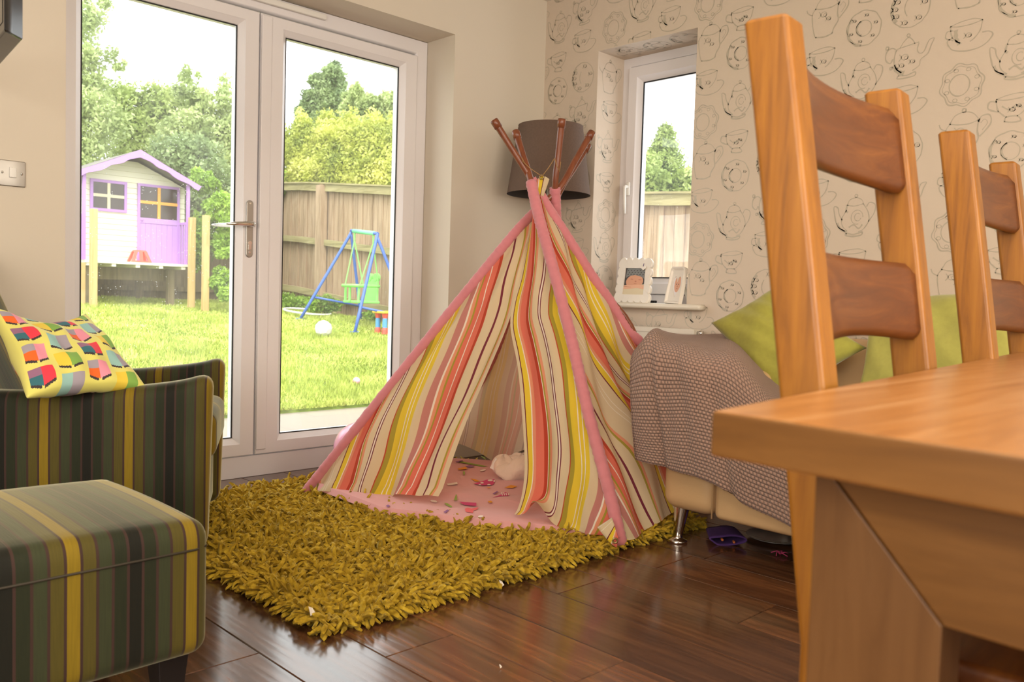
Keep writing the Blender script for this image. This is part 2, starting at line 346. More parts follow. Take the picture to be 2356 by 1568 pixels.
M['leafpale']=leafm('pale_green_leaves',(.22,.29,.10,1),(.38,.46,.18,1),(.54,.60,.28,1))
M['leafbright']=leafm('bright_green_leaves',(.13,.22,.025,1),(.26,.42,.05,1),(.42,.58,.10,1))
M['bark']=flat('tree_bark',(.10,.075,.05,1),.9,var=.3,bs=8)
M['fence']=wood('weathered_fence_boards',(.22,.145,.08,1),(.40,.28,.175,1),(.56,.42,.28,1),2,.85,.5)
M['fencedk']=wood('old_dark_fence_boards',(.14,.11,.055,1),(.24,.19,.10,1),(.34,.27,.15,1),2,.85,.5)
M['rail']=wood('mossy_fence_rail',(.20,.17,.07,1),(.36,.31,.15,1),(.48,.42,.22,1),1,.85,.6)
M['post']=wood('new_timber_post',(.42,.28,.10,1),(.62,.43,.18,1),(.74,.54,.26,1),2,.7,.6)
M['cream']=flat('cream_painted_boards',(.80,.76,.62,1),.6); M['lilac']=flat('lilac_paint',(.45,.235,.60,1),.5); M['lilac2']=flat('lilac_door_paint',(.47,.26,.62,1),.5)
M['playglass']=flat('dark_play_window',(.045,.028,.022,1),.15); M['orange']=flat('orange_glazing_bar',(.82,.36,.05,1),.5); M['creambar']=flat('cream_glazing_bar',(.62,.56,.40,1),.5)
M['felt']=flat('grey_roof_felt',(.16,.15,.13,1),.9); M['red']=flat('red_plastic',(.82,.11,.07,1),.35); M['blue']=flat('blue_steel_tube',(.06,.14,.50,1),.35)
M['lime']=flat('green_swing_plastic',(.25,.72,.16,1),.4); M['mint']=flat('mint_foam_grip',(.20,.72,.38,1),.6); M['yellow']=flat('yellow_plastic',(.85,.56,.06,1),.4); M['bluep']=flat('blue_plastic',(.10,.35,.68,1),.4)
t=NT('pink_balloon_rubber'); t.set(Base_Color=(.88,.42,.60,1),Roughness=.18); t.b.inputs['Subsurface Weight'].default_value=.6; t.b.inputs['Subsurface Radius'].default_value=(.2,.1,.12); M['balloon']=t.m
M['fluff']=flat('off_white_plush',(.78,.62,.50,1),.95,sheen=.5,bumpn=.5,bs=120); M['tag']=flat('white_care_label',(.82,.76,.70,1),.7)
M['purple']=flat('purple_felt',(.07,.025,.15,1),.85); M['magenta']=flat('magenta_ribbon',(.45,.04,.14,1),.6); M['greyplate']=flat('grey_glossy_disc',(.16,.15,.15,1),.2); M['copper']=flat('orange_trim',(.55,.15,.04,1),.5)
M['frame']=flat('white_picture_frame',(.80,.74,.66,1),.35); M['skin']=flat('printed_skin',(.72,.36,.22,1),.5); M['knit']=flat('printed_grey_knit',(.22,.23,.23,1),.7,var=.5,bs=220); M['photobg']=flat('printed_cream_blanket',(.72,.62,.42,1),.5); M['photodk']=flat('printed_dark',(.05,.04,.04,1),.5)
# ---------------- room shell ----------------
def ring(mb,rect,prof,fn,mi=0):
    a0,a1,b0,b1=rect; V=[];k=len(prof)
    for i,d in prof:
        for a,b in ((a0+i,b0+i),(a1-i,b0+i),(a1-i,b1-i),(a0+i,b1-i)): V.append(fn(a,b,d))
    f=[(p*4+j,p*4+(j+1)%4,((p+1)%k)*4+(j+1)%4,((p+1)%k)*4+j) for p in range(k) for j in range(4)]
    return mb.add(V,f,mi)
XW,YS,HC=-5.5,-6.4,2.42
DX0,DX1,DZ=-2.397,-.638,2.098; WY0,WY1,WZ0,WZ1=-.968,-.375,.815,2.09; T=.30; YD=.2117
st=lambda mb,n,m,**k: setp(mb.build(n,m,**k),kind='structure')
b=MB(); b.box((XW,0,0),(DX0,T,HC)).box((DX1,0,0),(T,T,HC)).box((DX0,0,DZ),(DX1,T,HC)); wallN=st(b,'wall_north',M['wall'])
# wallpapered wall with the crockery line drawings as surface pattern
b=MB(); b.box((0,YS,0),(T,WY0,HC)).box((0,WY1,0),(T,0,HC)).box((0,WY0,WZ1),(T,WY1,HC)).box((0,WY0,0),(T,WY1,WZ0))
def stroke(pts,w0,w1=None,closed=False):
    P=spline(list(pts)+([pts[0]] if closed else []),max(10,len(pts)*6)); n=len(P); t=np.gradient(P,axis=0); t/=np.linalg.norm(t,axis=1,keepdims=True)+1e-9
    nr=np.stack([-t[:,1],t[:,0]],1); w1=w0 if w1 is None else w1; w0*=1.55; w1*=2.2
    ww=(w0+(w1-w0)*np.abs(np.sin(np.linspace(0,3*PI,n))))[:,None]/2
    return P-nr*ww,P+nr*ww
def circ(cx,cy,rx,ry,n=20,wob=0,k=8,a0=0,a1=2*PI):
    return [((cx+rx*(1+wob*math.sin(k*a))*math.cos(a)),(cy+ry*(1+wob*math.sin(k*a))*math.sin(a))) for a in np.linspace(a0,a1,n,endpoint=(a1-a0)<6.2)]
C=True
def flor(cx,cy,s): return [(circ(cx,cy,s,s*.8,7),.0022,C),(circ(cx+s*.4,cy-s*.2,s*.5,s*.5,6),.002,C),([(cx-s*1.6,cy+s),(cx-s,cy),(cx-s*1.7,cy-s)],.003,0)]
mot={}
mot['plate']=[(circ(0,0,.069,.069,30,.02,9),.0035,C),(circ(0,0,.031,.031),.003,C),(circ(.001,.001,.028,.029,14,0,1,2,4.4),.006,0)]+sum([flor(.051*math.cos(a),.051*math.sin(a),.006) for a in np.arange(.3,6.3,1.05)],[])+[(circ(0,0,.064,.064,16,0,1,2.4,4.6),.006,0)]
mot['floral']=[(circ(0,0,.073,.075,34,.012,12),.003,C),(circ(.03,0,.05,.05,12,0,1,2.5,3.8),.003,0)]+sum([flor(.055*math.cos(a),.057*math.sin(a),.010) for a in (.2,1.3,2.6,3.1,3.6,4.4,5.4)],[])+[(circ(0,0,.067,.067,12,0,1,2.3,3.9),.008,0)]
mot['scallop']=[(circ(0,0,.073,.076,54,.06,8),.0035,C),(circ(0,0,.064,.067,50,.05,8),.002,C),(circ(-.008,0,.035,.039),.0035,C)]+[(circ(.055*math.cos(a),.058*math.sin(a),.008,.006,7),.0022,C) for a in np.arange(.4,6.5,PI/4)]
cup=[([(-.055,.036),(-.025,.030),(.02,.032),(.055,.040)],.003,0),([(-.055,.036),(-.02,.046),(.025,.050),(.055,.040)],.0025,0),([(-.055,.036),(-.048,.0),(-.03,-.022),(-.018,-.030)],.004,0),([(.055,.040),(.048,.005),(.03,-.02),(.015,-.030)],.003,0)]
mot['cup']=cup+[([(-.025,-.045),(-.018,-.030),(.015,-.030),(.028,-.047),(0,-.050),(-.025,-.045)],.004,0),([(-.052,.028),(-.075,.03),(-.08,.008),(-.06,-.004),(-.045,-.008)],.0045,0),([(-.035,.01),(-.01,-.005),(.01,.008),(.03,-.002)],.004,0)]+flor(0,-.005,.009)+flor(.02,.006,.007)
mot['saucer']=[(q,w_,c_) for q,w_,c_ in [([(x_-.01,y_+.01) for x_,y_ in a_],b_,c__) for a_,b_,c__ in cup]]+[([(-.07,-.02),(-.05,-.042),(0,-.052),(.05,-.042),(.08,-.012),(.07,.004),(.045,.006)],.0035,0),([(-.07,-.02),(-.072,-.005),(-.055,.004)],.0035,0),([(-.055,.03),(-.075,.028),(-.078,.006),(-.052,-.006)],.0035,0),([(-.045,.03),(-.042,0),(-.03,-.025)],.011,0)]+flor(.0,.004,.010)
mot['pot']=[([(-.045,.045),(-.06,.02),(-.055,-.03),(-.045,-.068),(-.038,-.073)],.003,0),([(-.042,-.073),(0,-.076),(.03,-.068)],.0045,0),([(.05,.048),(.048,.01),(.052,-.02),(.034,-.05),(.03,-.068)],.0045,0),([(-.05,.045),(-.02,.038),(.02,.038),(.055,.05)],.0035,0),([(-.045,.048),(-.03,.072),(0,.082),(.03,.075),(.05,.052)],.0025,0),(circ(0,.088,.007,.007,8),.004,C),
 ([(.05,.04),(.06,.06),(.085,.062),(.092,.035),(.075,.008),(.056,-.012)],.004,0),([(.058,.036),(.07,.048),(.08,.034),(.064,.01)],.002,0),([(-.06,.02),(-.078,.03),(-.085,.045)],.003,0)]+flor(-.01,.015,.013)+flor(.012,-.005,.009)
mot['teapot']=[([(-.03,.05),(.0,.045),(.035,.052)],.003,0),([(-.03,.05),(-.02,.07),(.005,.078),(.028,.068),(.035,.052)],.0025,0),(circ(.005,.085,.006,.006,8),.003,C),([(-.03,.05),(-.034,.028),(-.026,.02)],.006,0),([(.035,.052),(.055,.02),(.06,-.015),(.04,-.048),(.02,-.058)],.003,0),([(-.032,.03),(-.05,-.005),(-.045,-.035),(-.025,-.055)],.003,0),
 ([(-.048,-.01),(-.062,.015),(-.068,.04),(-.085,.045),(-.078,.0),(-.065,-.035),(-.035,-.055)],.0035,0),([(.048,.04),(.06,.056),(.082,.046),(.08,.015),(.058,-.02)],.0035,0),([(-.03,-.062),(0,-.068),(.035,-.06),(.03,-.072),(0,-.076),(-.03,-.072),(-.03,-.062)],.005,0),(circ(.012,.0,.024,.028,12,0,1,0,5),.0025,0),(circ(.015,.0,.013,.015,9,0,1,1,6),.0025,0),([(-.02,-.04),(.0,-.03),(.02,-.045),(.035,-.03)],.005,0),([(-.068,-.02),(-.055,-.045),(-.03,-.058)],.007,0)]
mot['curly']=[([(-.04,.035),(0,.042),(.04,.048)],.003,0),([(-.03,.038),(-.015,.06),(0,.072),(.015,.062),(.025,.045)],.0025,0),(circ(0,.08,.006,.006,8),.003,C),([(-.045,.03),(-.05,-.01),(-.04,-.04),(-.02,-.058)],.004,0),([(.04,.045),(.035,.02),(.045,.005),(.06,.01),(.07,.035),(.078,.05),(.095,.052),(.085,.03),(.075,0),(.05,-.018),(.045,-.04),(.02,-.056)],.003,0),
 ([(-.04,.03),(-.06,.042),(-.08,.03),(-.082,0),(-.065,-.015),(-.055,.0)],.004,0),(circ(-.078,.045,.006,.006,7),.004,C),(circ(-.06,-.035,.005,.005,7),.004,C),([(-.05,-.025),(-.035,-.05),(-.01,-.06)],.013,0),([(-.03,-.066),(0,-.07),(.03,-.062),(.03,-.075),(-.005,-.08),(-.035,-.078),(-.03,-.066)],.004,0)]+flor(-.01,0,.013)+flor(.02,-.02,.009)+flor(-.02,-.03,.009)
def ink(mb,items,fn,clip=None):
    for key,y,z in items:
        for pts,wd,cl in mot[key]:
            L,Rr=stroke([np.array(p) for p in pts],wd,wd*.45,bool(cl)); Q=np.concatenate([L,Rr])
            n=len(L); P=[[fn(y,z,L[i]),fn(y,z,Rr[i])] for i in range(n)]; run=[]
            for i in range(n):
                ok=clip is None or all(clip(p[1],p[1],p[2],p[2]) for p in P[i])
                if ok: run.append(P[i])
                if (not ok or i==n-1):
                    if len(run)>1: mb.grid(run,1)
                    run=[]
items=[]
PY=.549; PZ=.535
for k in range(-1,9):
    for j in range(-2,4):
        y=-.1+.002-k*PY
        items+=[('teapot',y,2.258-j*PZ),('cup',y,2.082-j*PZ),('plate',y,1.932-j*PZ),
                ('curly',y-.176,2.325-j*PZ),('saucer',y-.176,2.156-j*PZ),('floral',y-.176,1.975-j*PZ),
                ('scallop',y-.376,2.188-j*PZ),('pot',y-.39,2.006-j*PZ),('saucer',y-.39,1.826-j*PZ)]
def okwall(ymx,ymn,zmn,zmx):
    if zmx>HC-.002 or zmn<.02 or ymx>-.002 or ymn<-3.2: return False
    return not (ymx>WY0-.002 and ymn<WY1+.002 and zmx>WZ0-.002 and zmn<WZ1+.002)
# motif local x runs towards -y (to the right when facing the wall)
ink(b,items,lambda y,z,p:(-.0006,y-p[0],z+p[1]),okwall)
# on the left window reveal (plane y=WY1, facing the window) and its soffit
rev=[('pot',.098,1.97),('saucer',.12,1.80),('curly',.10,1.62),('cup',.10,1.44),('scallop',.11,1.27),('teapot',.10,1.10),('floral',.11,.93)]
ink(b,rev,lambda x,z,p:(x+p[0],WY1-.0006,z+p[1]),None)
ink(b,[('curly',-.50,.10),('plate',-.66,.11),('floral',-.83,.10)],lambda y,x,p:(x+p[1],y-p[0],WZ1-.0006),None)
wallE=st(b,'wall_east',[M['paper'],M['ink']],fixn=False)
st(MB().box((XW,YS-.2,0),(T,YS,HC)),'wall_south',M['wall']); st(MB().box((XW-.2,YS-.2,0),(XW,T,HC)),'wall_west',M['wall'])
st(MB().box((XW-.2,YS-.2,HC),(T,T,HC+.2)),'ceiling',M['ceil'])
# floor of separate planks
b=MB(); at=[]; W_=.2041; x0=-2.4343
cols={-1:-1.5025,1:-1.7052,2:-2.0732,3:-1.30,4:-1.6752,5:-2.1234,6:-1.7144,0:-.95}
k=-16
while x0+k*W_<T:
    xa,xb=x0+k*W_,x0+(k+1)*W_; J=cols.get(k,-.4-((k*7919)%13)/13*1.26); ys=[J+m*1.26 for m in range(-5,4)]
    xa2,xb2=max(xa,XW),min(xb,.0)
    if xb2>xa2:
        for m in range(len(ys)-1):
            ya,yb=max(ys[m],YS),min(ys[m+1],T)
            if yb<=ya: continue
            g=.0011; n0=b.n; ch=.0016
            V=[(xa2+g,ya+g,-.0022),(xb2-g,ya+g,-.0022),(xb2-g,yb-g,-.0022),(xa2+g,yb-g,-.0022),(xa2+g+ch,ya+g+ch,0),(xb2-g-ch,ya+g+ch,0),(xb2-g-ch,yb-g-ch,0),(xa2+g+ch,yb-g-ch,0)]
            b.add(V,[(4,5,6,7),(0,1,5,4),(1,2,6,5),(2,3,7,6),(3,0,4,7)],0,[(p[0],p[1]) for p in V]); at+=[random.random()]*8
    k+=1
n1=b.n; b.box((XW,YS,-.05),(T,T+.02,-.0023),1); at+=[0]*8
fl=st(b,'floor',[M['floor'],M['gap']],fixn=False); A=fl.data.attributes.new('plank','FLOAT','POINT'); A.data.foreach_set('value',np.array(at,np.float32))
st(MB().box((-.62,-.016,0),(0,0,.12)).box((XW,-.016,0),(DX0-.02,0,.12)),'baseboard_north',M['sillm'],bevel=.004); st(MB().box((-.016,YS,0),(0,-.02,.12)),'baseboard_east',M['sillm'],bevel=.004)
# french doors
fnA=lambda a,z,d:(a,YD+d,z)
b=MB(); FX0,FX1=-2.445,-.640
ring(b,(FX0,FX1,.0,2.096),[(0,0),(.062,0),(.072,.012),(.072,.085),(0,.085)],fnA)
b.box((FX0+.05,YD-.006,.0),(FX1-.05,YD+.0,.094)); b.box((FX0+.07,YD+.0,.05),(FX1-.07,YD+.08,.092))
fr=st(b,'trim_1',M['upvc'],bevel=.003)
v=MB(); v.rbox((-1.54,YD-.010,2.072),(.30,.010,.013),.005,(6,2,2)); v.build('trickle_vent',M['white'],fr,smooth=True)
def leaf(name,x0,x1,g0,g1,rain,handle):
    b=MB(); z0,z1=.098,2.013; gz0,gz1=.178,1.9414
    o=.0; prof=lambda:0
    # mitred members with separate widths left/right
    V=[];L=[(0,-.016),(1,-.016),(1.0,-.016)]
    def loop(xl,xr,zb,zt,d): return [(xl,YD+d,zb),(xr,YD+d,zb),(xr,YD+d,zt),(xl,YD+d,zt)]
    bw=.022
    loops=[loop(x0,x1,z0,z1,.05),loop(x0,x1,z0,z1,-.014),loop(x0+.004,x1-.004,z0+.004,z1-.004,-.018),loop(g0-bw-.004,g1+bw+.004,gz0-bw-.004,gz1+bw+.004,-.018),loop(g0-bw,g1+bw,gz0-bw,gz1+bw,-.012),loop(g0-.004,g1+.004,gz0-.004,gz1+.004,.004),loop(g0,g1,gz0,gz1,.012),loop(g0,g1,gz0,gz1,.05)]
    for q in loops: V+=q
    k=len(loops); f=[(p*4+j,p*4+(j+1)%4,((p+1)%k)*4+(j+1)%4,((p+1)%k)*4+j) for p in range(k) for j in range(4)]
    b.add(V,f); d=st(b,name,M['upvc'],bevel=.0015)
    g=MB(); ring(g,(g0-.001,g1+.001,gz0-.001,gz1+.001),[(0,.008),(.004,.008),(.004,.014),(0,.014)],fnA); g.build('glazing_gasket',M['dark'],d)
    g=MB(); g.box((g0,YD+.016,gz0),(g1,YD+.020,gz1)); g.build('glass_pane',M['glassrain' if rain else 'glass'],d)
    return d
GX=-1.565
d1=leaf('door_1',-2.378,GX-.0035,-2.278,-1.6595,True,True); d2=leaf('door_2',GX+.0035,-.714,-1.4299,-.8106,False,False)
bb=MB(); bb.box((GX+.004,YD-.026,.12),(GX+.052,YD-.017,2.005)); bb.build('meeting_stile',M['upvc'],d2,bevel=.004)
# handle on left leaf
hx=-1.606; hz=[ony(571,y_,YD-.02)[2] for y_ in (460,592,515)]; zc=(hz[0]+hz[1])/2; hh=(hz[0]-hz[1])/2
b=MB(); pts=[]; 
for s_,a0 in ((1,0),(-1,PI)):
    for a in np.linspace(a0,a0+PI,9): pts.append((hx+.016*math.cos(a),YD-.0185,zc+s_*(hh-.016)+.016*math.sin(a)))
b.prism(pts,(0,-.008,0)); hp=b.build('handle_plate',M['steel'],d1,bevel=.003)
b=MB(); z_=hz[2]-.002
b.tube([(hx+.0,YD-.024,z_),(hx,YD-.05,z_)],[.010,.009],14)
P=spline([(hx+.006,YD-.052,z_+.001),(hx-.03,YD-.058,z_),(hx-.075,YD-.058,z_-.003),(hx-.118,YD-.050,z_-.007)],14); 
b.tube(P,list(np.interp(np.arange(14),[0,2,9,13],[.011,.012,.0085,.004])),14); b.build('lever_handle',M['chrome'],d1,smooth=True)
P2=[np.array([p[0],2*(YD+.018)-p[1],p[2]]) for p in P]; b=MB(); b.tube(P2,list(np.interp(np.arange(14),[0,2,9,13],[.011,.012,.0085,.004])),14); b.tube([(hx,YD+.051,z_),(hx,YD+.09,z_)],.009,12); b.build('outside_lever_handle',M['chrome'],d1,smooth=True)
b=MB(); kz=ony(571,562,YD-.02)[2]; b.lathe([(0,-.004),(.009,-.004),(.009,0),(0,0)],(hx,YD-.027,kz+.006),16,0,1); b.box((hx-.006,YD-.03,kz-.022),(hx+.006,YD-.026,kz)); b.lathe([(0,-.003),(.004,-.003),(.004,0)],(hx,YD-.026,hz[1]+.022),10,0,1); b.lathe([(0,-.003),(.004,-.003),(.004,0)],(hx,YD-.026,hz[0]-.014),10,0,1); b.build('lock_cylinder',M['chrome'],d1)
# window
XD=.2094; fnB=lambda a,z,d:(XD+d,-a,z)
b=MB(); ring(b,(.375,.968,WZ0,2.09),[(0,0),(.045,0),(.052,.010),(.052,.07),(0,.07)],fnB); win=st(b,'window_1',M['upvc'],bevel=.002)
b=MB(); ring(b,(.4248,.918,WZ0+.05,2.036),[(0,-.016),(.052,-.016),(.060,-.006),(.0806,.008),(.0806,.05),(0,.05)],fnB); sash=b.build('sash',M['upvc'],win,bevel=.002)
b=MB(); ring(b,(.504,.8386,WZ0+.1306,1.957),[(0,.006),(.006,.006),(.006,.012),(0,.012)],fnB); b.build('glazing_gasket',M['dark'],sash)
b=MB(); b.box((XD+.014,-.8386,WZ0+.13),(XD+.018,-.504,1.957)); b.build('glass_pane',M['glass'],sash)
wz=onx(1447,430,XD-.02)[2]; wy=-.452
b=MB(); b.rbox((XD-.024,wy,wz-.01),(.008,.012,.035),.006,(2,2,4)); b.tube(spline([(XD-.03,wy,wz),(XD-.05,wy,wz-.002),(XD-.055,wy-.002,wz-.03),(XD-.05,wy-.004,wz-.14)],10),[.009,.009,.009,.009,.008,.008,.008,.008,.008,.006],10); b.build('window_handle',M['white'],sash,smooth=True)
sl=MB(); sl.rbox((.072,(-1.075-.33)/2,WZ0-.010),(.125+.0,(1.075-.33)/2,.0135),.0125,(4,10,2)); sl.v=[np.where((v[:,0:1]>-.0) & ((v[:,1:2]<WY0) | (v[:,1:2]>WY1)), np.c_[np.minimum(v[:,0],-.001),v[:,1:]], v) for v in sl.v]
sill=st(sl,'trim_2',M['sillm'],smooth=True)
# switch
b=MB(); sx0,sx1=-2.672,-2.524; sz=1.19; b.rbox(((sx0+sx1)/2,-.003,sz),((sx1-sx0)/2,.004,.043),.003,(4,2,4)); sw=b.build('light_switch',M['steel'],smooth=True)
setp(sw,'brushed metal switch plate with small white rocker beside the glass doors','switch')
for k,xx in enumerate((-2.563,)):
    q=MB(); q.rbox((xx,-.009,sz+.003),(.011,.004,.017),.003,(2,2,2)); q.build('rocker',M['white'],sw,smooth=True)
for xx in (-2.536,-2.594): q=MB(); q.lathe([(0,-.0045),(.003,-.0045),(.0042,-.002),(.0042,0)],(xx,-.006,sz+.001),12,0,1); q.build('screw',M['chrome'],sw,smooth=True)
# television corner: a slim set on a wall arm, seen from below at its near lower corner
Bv=dep(52,93,1.7); Cv=onz(0,150,Bv[2]); Av=onz(10,70,Bv[2]); e1=(Cv-Bv)/np.linalg.norm(Cv-Bv); tn=Av-Bv; up=np.array([0,0,1.])
def tp(a,t_,z): return Bv+e1*a+tn*t_+up*z
LT,HT_=.62,.40
b=MB(); b.hexa([tp(0,0,0),tp(0,1,0),tp(LT,1,0),tp(LT,0,0)],[tp(0,0,HT_),tp(0,1,HT_),tp(LT,1,HT_),tp(LT,0,HT_)]); tv=b.build('television',M['gloss'],bevel=.004); setp(tv,'glossy black television corner high at the left edge, above the metal switch','television')
b=MB(); b.add([tp(.02,1.02,.02),tp(LT-.02,1.02,.02),tp(LT-.02,1.02,HT_-.02),tp(.02,1.02,HT_-.02)],[(0,1,2,3)]); b.build('screen',flat('dark_screen',(.01,.01,.01,1),.15),tv)
b=MB(); c_=tp(LT*.6,-.1,.2); b.tube([tp(LT*.6,.1,.2),c_,(c_[0]+.06,-.02,c_[2])],.018,12); b.box((c_[0]+.0,-.02,c_[2]-.11),(c_[0]+.12,-.001,c_[2]+.11)); b.build('wall_bracket',M['dark'],tv)
# radiator
b=MB(); ry0,ry1=-1.065,-.30; rz1=.705; rz0=.11
b.box((-.075,ry0,rz0),(-.062,ry1,rz1-.012)); 
y=ry0+.03
while y<ry1-.03: b.box((-.080,y,rz0+.05),(-.074,y+.022,rz1-.075)); y+=.034
rad=b.build('radiator',M['rad'],bevel=.003); setp(rad,'white panel radiator on the papered wall below the window sill','radiator')
b=MB(); b.box((-.078,ry0-.003,rz1-.022),(-.02,ry1+.003,rz1)); 
y=ry0+.02
while y<ry1-.02: b.box((-.066,y,rz1),(-.03,y+.014,rz1+.001)); y+=.021
b.build('top_grille',M['rad'],rad,bevel=.002); b=MB(); b.box((-.076,ry0-.002,rz0),(-.02,ry0+.002,rz1-.02)).box((-.03,ry0,rz0),(-.018,ry1,rz1-.03)).box((-.02,-.5,.3),(-.0,-.46,.5)).box((-.02,-.9,.3),(0,-.86,.5)); b.build('side_panel',M['rad'],rad)
b=MB(); p=onx(1603,766,-.05); b.lathe([(0,-.012),(.012,-.012),(.013,0),(.009,.004),(.009,.02),(0,.02)],(p[0],ry0-.018,p[2]),14,0,1); b.build('valve',M['chrome'],rad,smooth=True)
st(MB().box((-16,9.5,-.2),(22,30,.42)),'ground_field',M['lawn']); st(MB().box((3.18,T+.05,-.25),(22,9.5,-.12)),'ground_side',M['lawn'])
# patio and lawn
def zl(y): return np.interp(y,[2.2,2.6,3.2,3.7,4.5,5.2,6.1,7.3,8.6,12],[-.10,-.06,.07,.17,.29,.37,.46,.55,.61,.7])
st(MB().box((-6,T,-.16),(9,2.62,-.105)),'ground_patio',M['paving'])
nx,ny=90,80; X=np.linspace(-7,3.3,nx); Y=np.concatenate([[2.5],np.linspace(2.55,9.6,ny-1)]); P=np.zeros((nx,ny,3)); P[...,0]=X[:,None]; P[...,1]=Y[None]
P[...,2]=zl(Y)[None]+.012*np.sin(X*3.1)[:,None]*np.sin(Y*2.3)[None]; P[:,0,2]=-.12
b=MB(); b.grid(P); st(b,'ground_lawn',M['lawn'],smooth=True)
# ---------------- tent ----------------
def pp(px,py,t): return dep(px,py,t)
tf={}
FLf=onz(702,1132,.035); FRf=onz(1430,1255,.02); Rf=np.array([-.42,-1.16,.02]); Bf=np.array([-.36,-.64,.02]); LBf=np.array([-.82,-.10,.02])
tFL,tFR,tR,tB,tLB=[depth(p) for p in (FLf,FRf,Rf,Bf,LBf)]
def curve(foot,tfo,mids,top,tt,tip,tip_t,n=40):
    # mids pixel list between foot and top; depth interpolated with pixel height
    fy=foot[1]; pts=[]
    for (x,y) in mids: pts.append((x,y,tfo+(tt-tfo)*(fy-y)/(fy-top[1])))
    P=[pp(foot[0],foot[1],tfo)]+[pp(*q) for q in pts]+[pp(top[0],top[1],tt)]
    return spline(P,n), pp(tip[0],tip[1],tip_t)
def foot_px(p):
    d=p-CAM; z=d@F_; return (1178+F*(d@R_)/z,784-F*(d@U_)/z)
cFL,tipFL=curve((702,1132),tFL,[(820,985),(980,785),(1100,638),(1185,535),(1240,478)],(1287,432),3.46,(1362,304),3.56)
cFR,tipFR=curve((1430,1255),tFR,[(1402,1130),(1366,1000),(1333,860),(1305,740),(1268,600),(1240,500)],(1222,418),3.36,(1186,302),3.44)
fR=foot_px(Rf); cR,tipR=curve(fR,tR,[(1500,850),(1460,785),(1408,700),(1355,625),(1305,545),(1262,480)],(1222,412),3.38,(1136,276),3.34)
fB=foot_px(Bf); cB,tipB=curve(fB,tB,[(1320,900),(1296,700),(1282,550)],(1277,432),3.44,(1293,273),3.38)
fLB=foot_px(LBf); cLB,tipLB=curve(fLB,tLB,[(1120,850),(1185,690),(1240,560)],(1288,440),3.50,(1353,333),3.58)
tent=thing('play_tent','striped cotton play teepee tent with pink edges and open door on the rug','tent',(0,0,0))
poles=[]
for nm,c,tip in (('FL',cFL,tipFL),('FR',cFR,tipFR),('R',cR,tipR),('B',cB,tipB),('LB',cLB,tipLB)):
    d=(c[-1]-c[-3]); full=spline([c[0],c[10],c[20],c[30],c[-1],(c[-1]+tip)/2,tip],40)
    b=MB(); b.tube(full,[.013]*36+[.0135,.0135,.0155,.0155],14); u_=(tip-full[-4]); u_/=np.linalg.norm(u_)
    b.tube([tip-u_*.035,tip-u_*.004,tip+u_*.001],[.0165,.0165,.012],14); p=b.build('pole',M['bamboo'],tent,smooth=True); p.location=(0,0,0)
def wrinkle(c,r,n=60,seed=0,wr=.05):
    q=spline([c[int(i)] for i in np.linspace(0,len(c)-1,10)],n); rr=[r*(1+wr*math.sin(i*2.3+seed)+wr*.6*math.sin(i*5.1)) for i in range(n)]
    return q,rr
for c,r,s_,e in ((cFL,.0195,1,36),(cFR,.0215,2,40),(cR,.0215,3,40),(cB,.022,4,40),(cLB,.02,5,38)):
    q,rr=wrinkle(c[:e],r,150,s_,.045); rr=list(rr); rr[0]*=.6
    if c is cFR: rr=[r_*(1+.03*math.sin(i*3.)) for i,r_ in enumerate(rr)]
    b=MB(); b.tube(q,rr,18); 
    for k in range(30): pass
    b.build('pole_sleeve',M['pink'],tent,smooth=True)
n_fr=np.cross(FRf-FLf,np.array([-.86,-.80,1.27])-FLf); n_fr/=np.linalg.norm(n_fr)
if n_fr@(CAM-FLf)<0: n_fr=-n_fr
def onfront(px,py,lift=0.): return onpl(px,py,FLf+n_fr*lift,n_fr)
def resample(c,vals):
    q=np.linspace(0,1,len(c)); return np.stack([np.interp(vals,q,c[:,k]) for k in range(3)],1)
def panel(name,Cc,Sc,U0,sgn,nv=110,nu=60,folds=None,hem=None,bulge=0.,topcut=1.,botlift=None,thick=0,normal=None,label=None,ref=None):
    """Cc: centre edge curve (bottom->top), Sc: sleeve curve (bottom->top); U=U0+sgn*distance from the centre edge"""
    v=np.linspace(0,1,nv)**1.0; A=resample(Cc,v); B=resample(Sc,v)
    a=np.linspace(0,1,nu); P=A[:,None]*(1-a[None,:,None])+B[:,None]*a[None,:,None]
    W=np.linalg.norm(B-A,axis=1); Ucol=a[None,:]*W[:,None]
    nr=normal if normal is not None else n_fr
    if ref is None:
        Cd=spline(Cc[::4],200); D2=np.linalg.norm(P[:,:,None]-Cd[None,None],axis=-1).min(-1)
    else:
        m0=A[0]*(1-ref)+B[0]*ref; m1=A[-1]*.5+B[-1]*.5; ax_=(m1-m0)/np.linalg.norm(m1-m0); sd=np.cross(ax_,nr); sd/=np.linalg.norm(sd)
        if sd@(B[0]-A[0])<0: sd=-sd
        D2=(P-m0)@sd
    D2=D2+.006*np.sin(v*9+1)[:,None]*np.sin(PI*a)[None]+.0035*np.sin(v[:,None]*21+a[None]*9)*(1-v)[:,None]*np.minimum(1,a*8)[None]
    UV=np.stack([U0+sgn*D2,np.repeat(v[:,None],nu,1)],-1)
    D=bulge*np.sin(PI*a)[None]*np.sin(PI*np.clip(v,0,1))[:,None]
    if folds is not None: D=D+folds(Ucol,v[:,None],a[None])
    P=P+D[...,None]*nr
    if botlift is not None: P=botlift(P,v,a)
    b=MB(); b.grid(P,0,UV); o=b.build(name,M['tentin' if name=='back_panel' else 'tent'],tent,smooth=True,fixn=False,solid=thick,label=label); return P
cl=lambda x:np.clip(x,0,1)
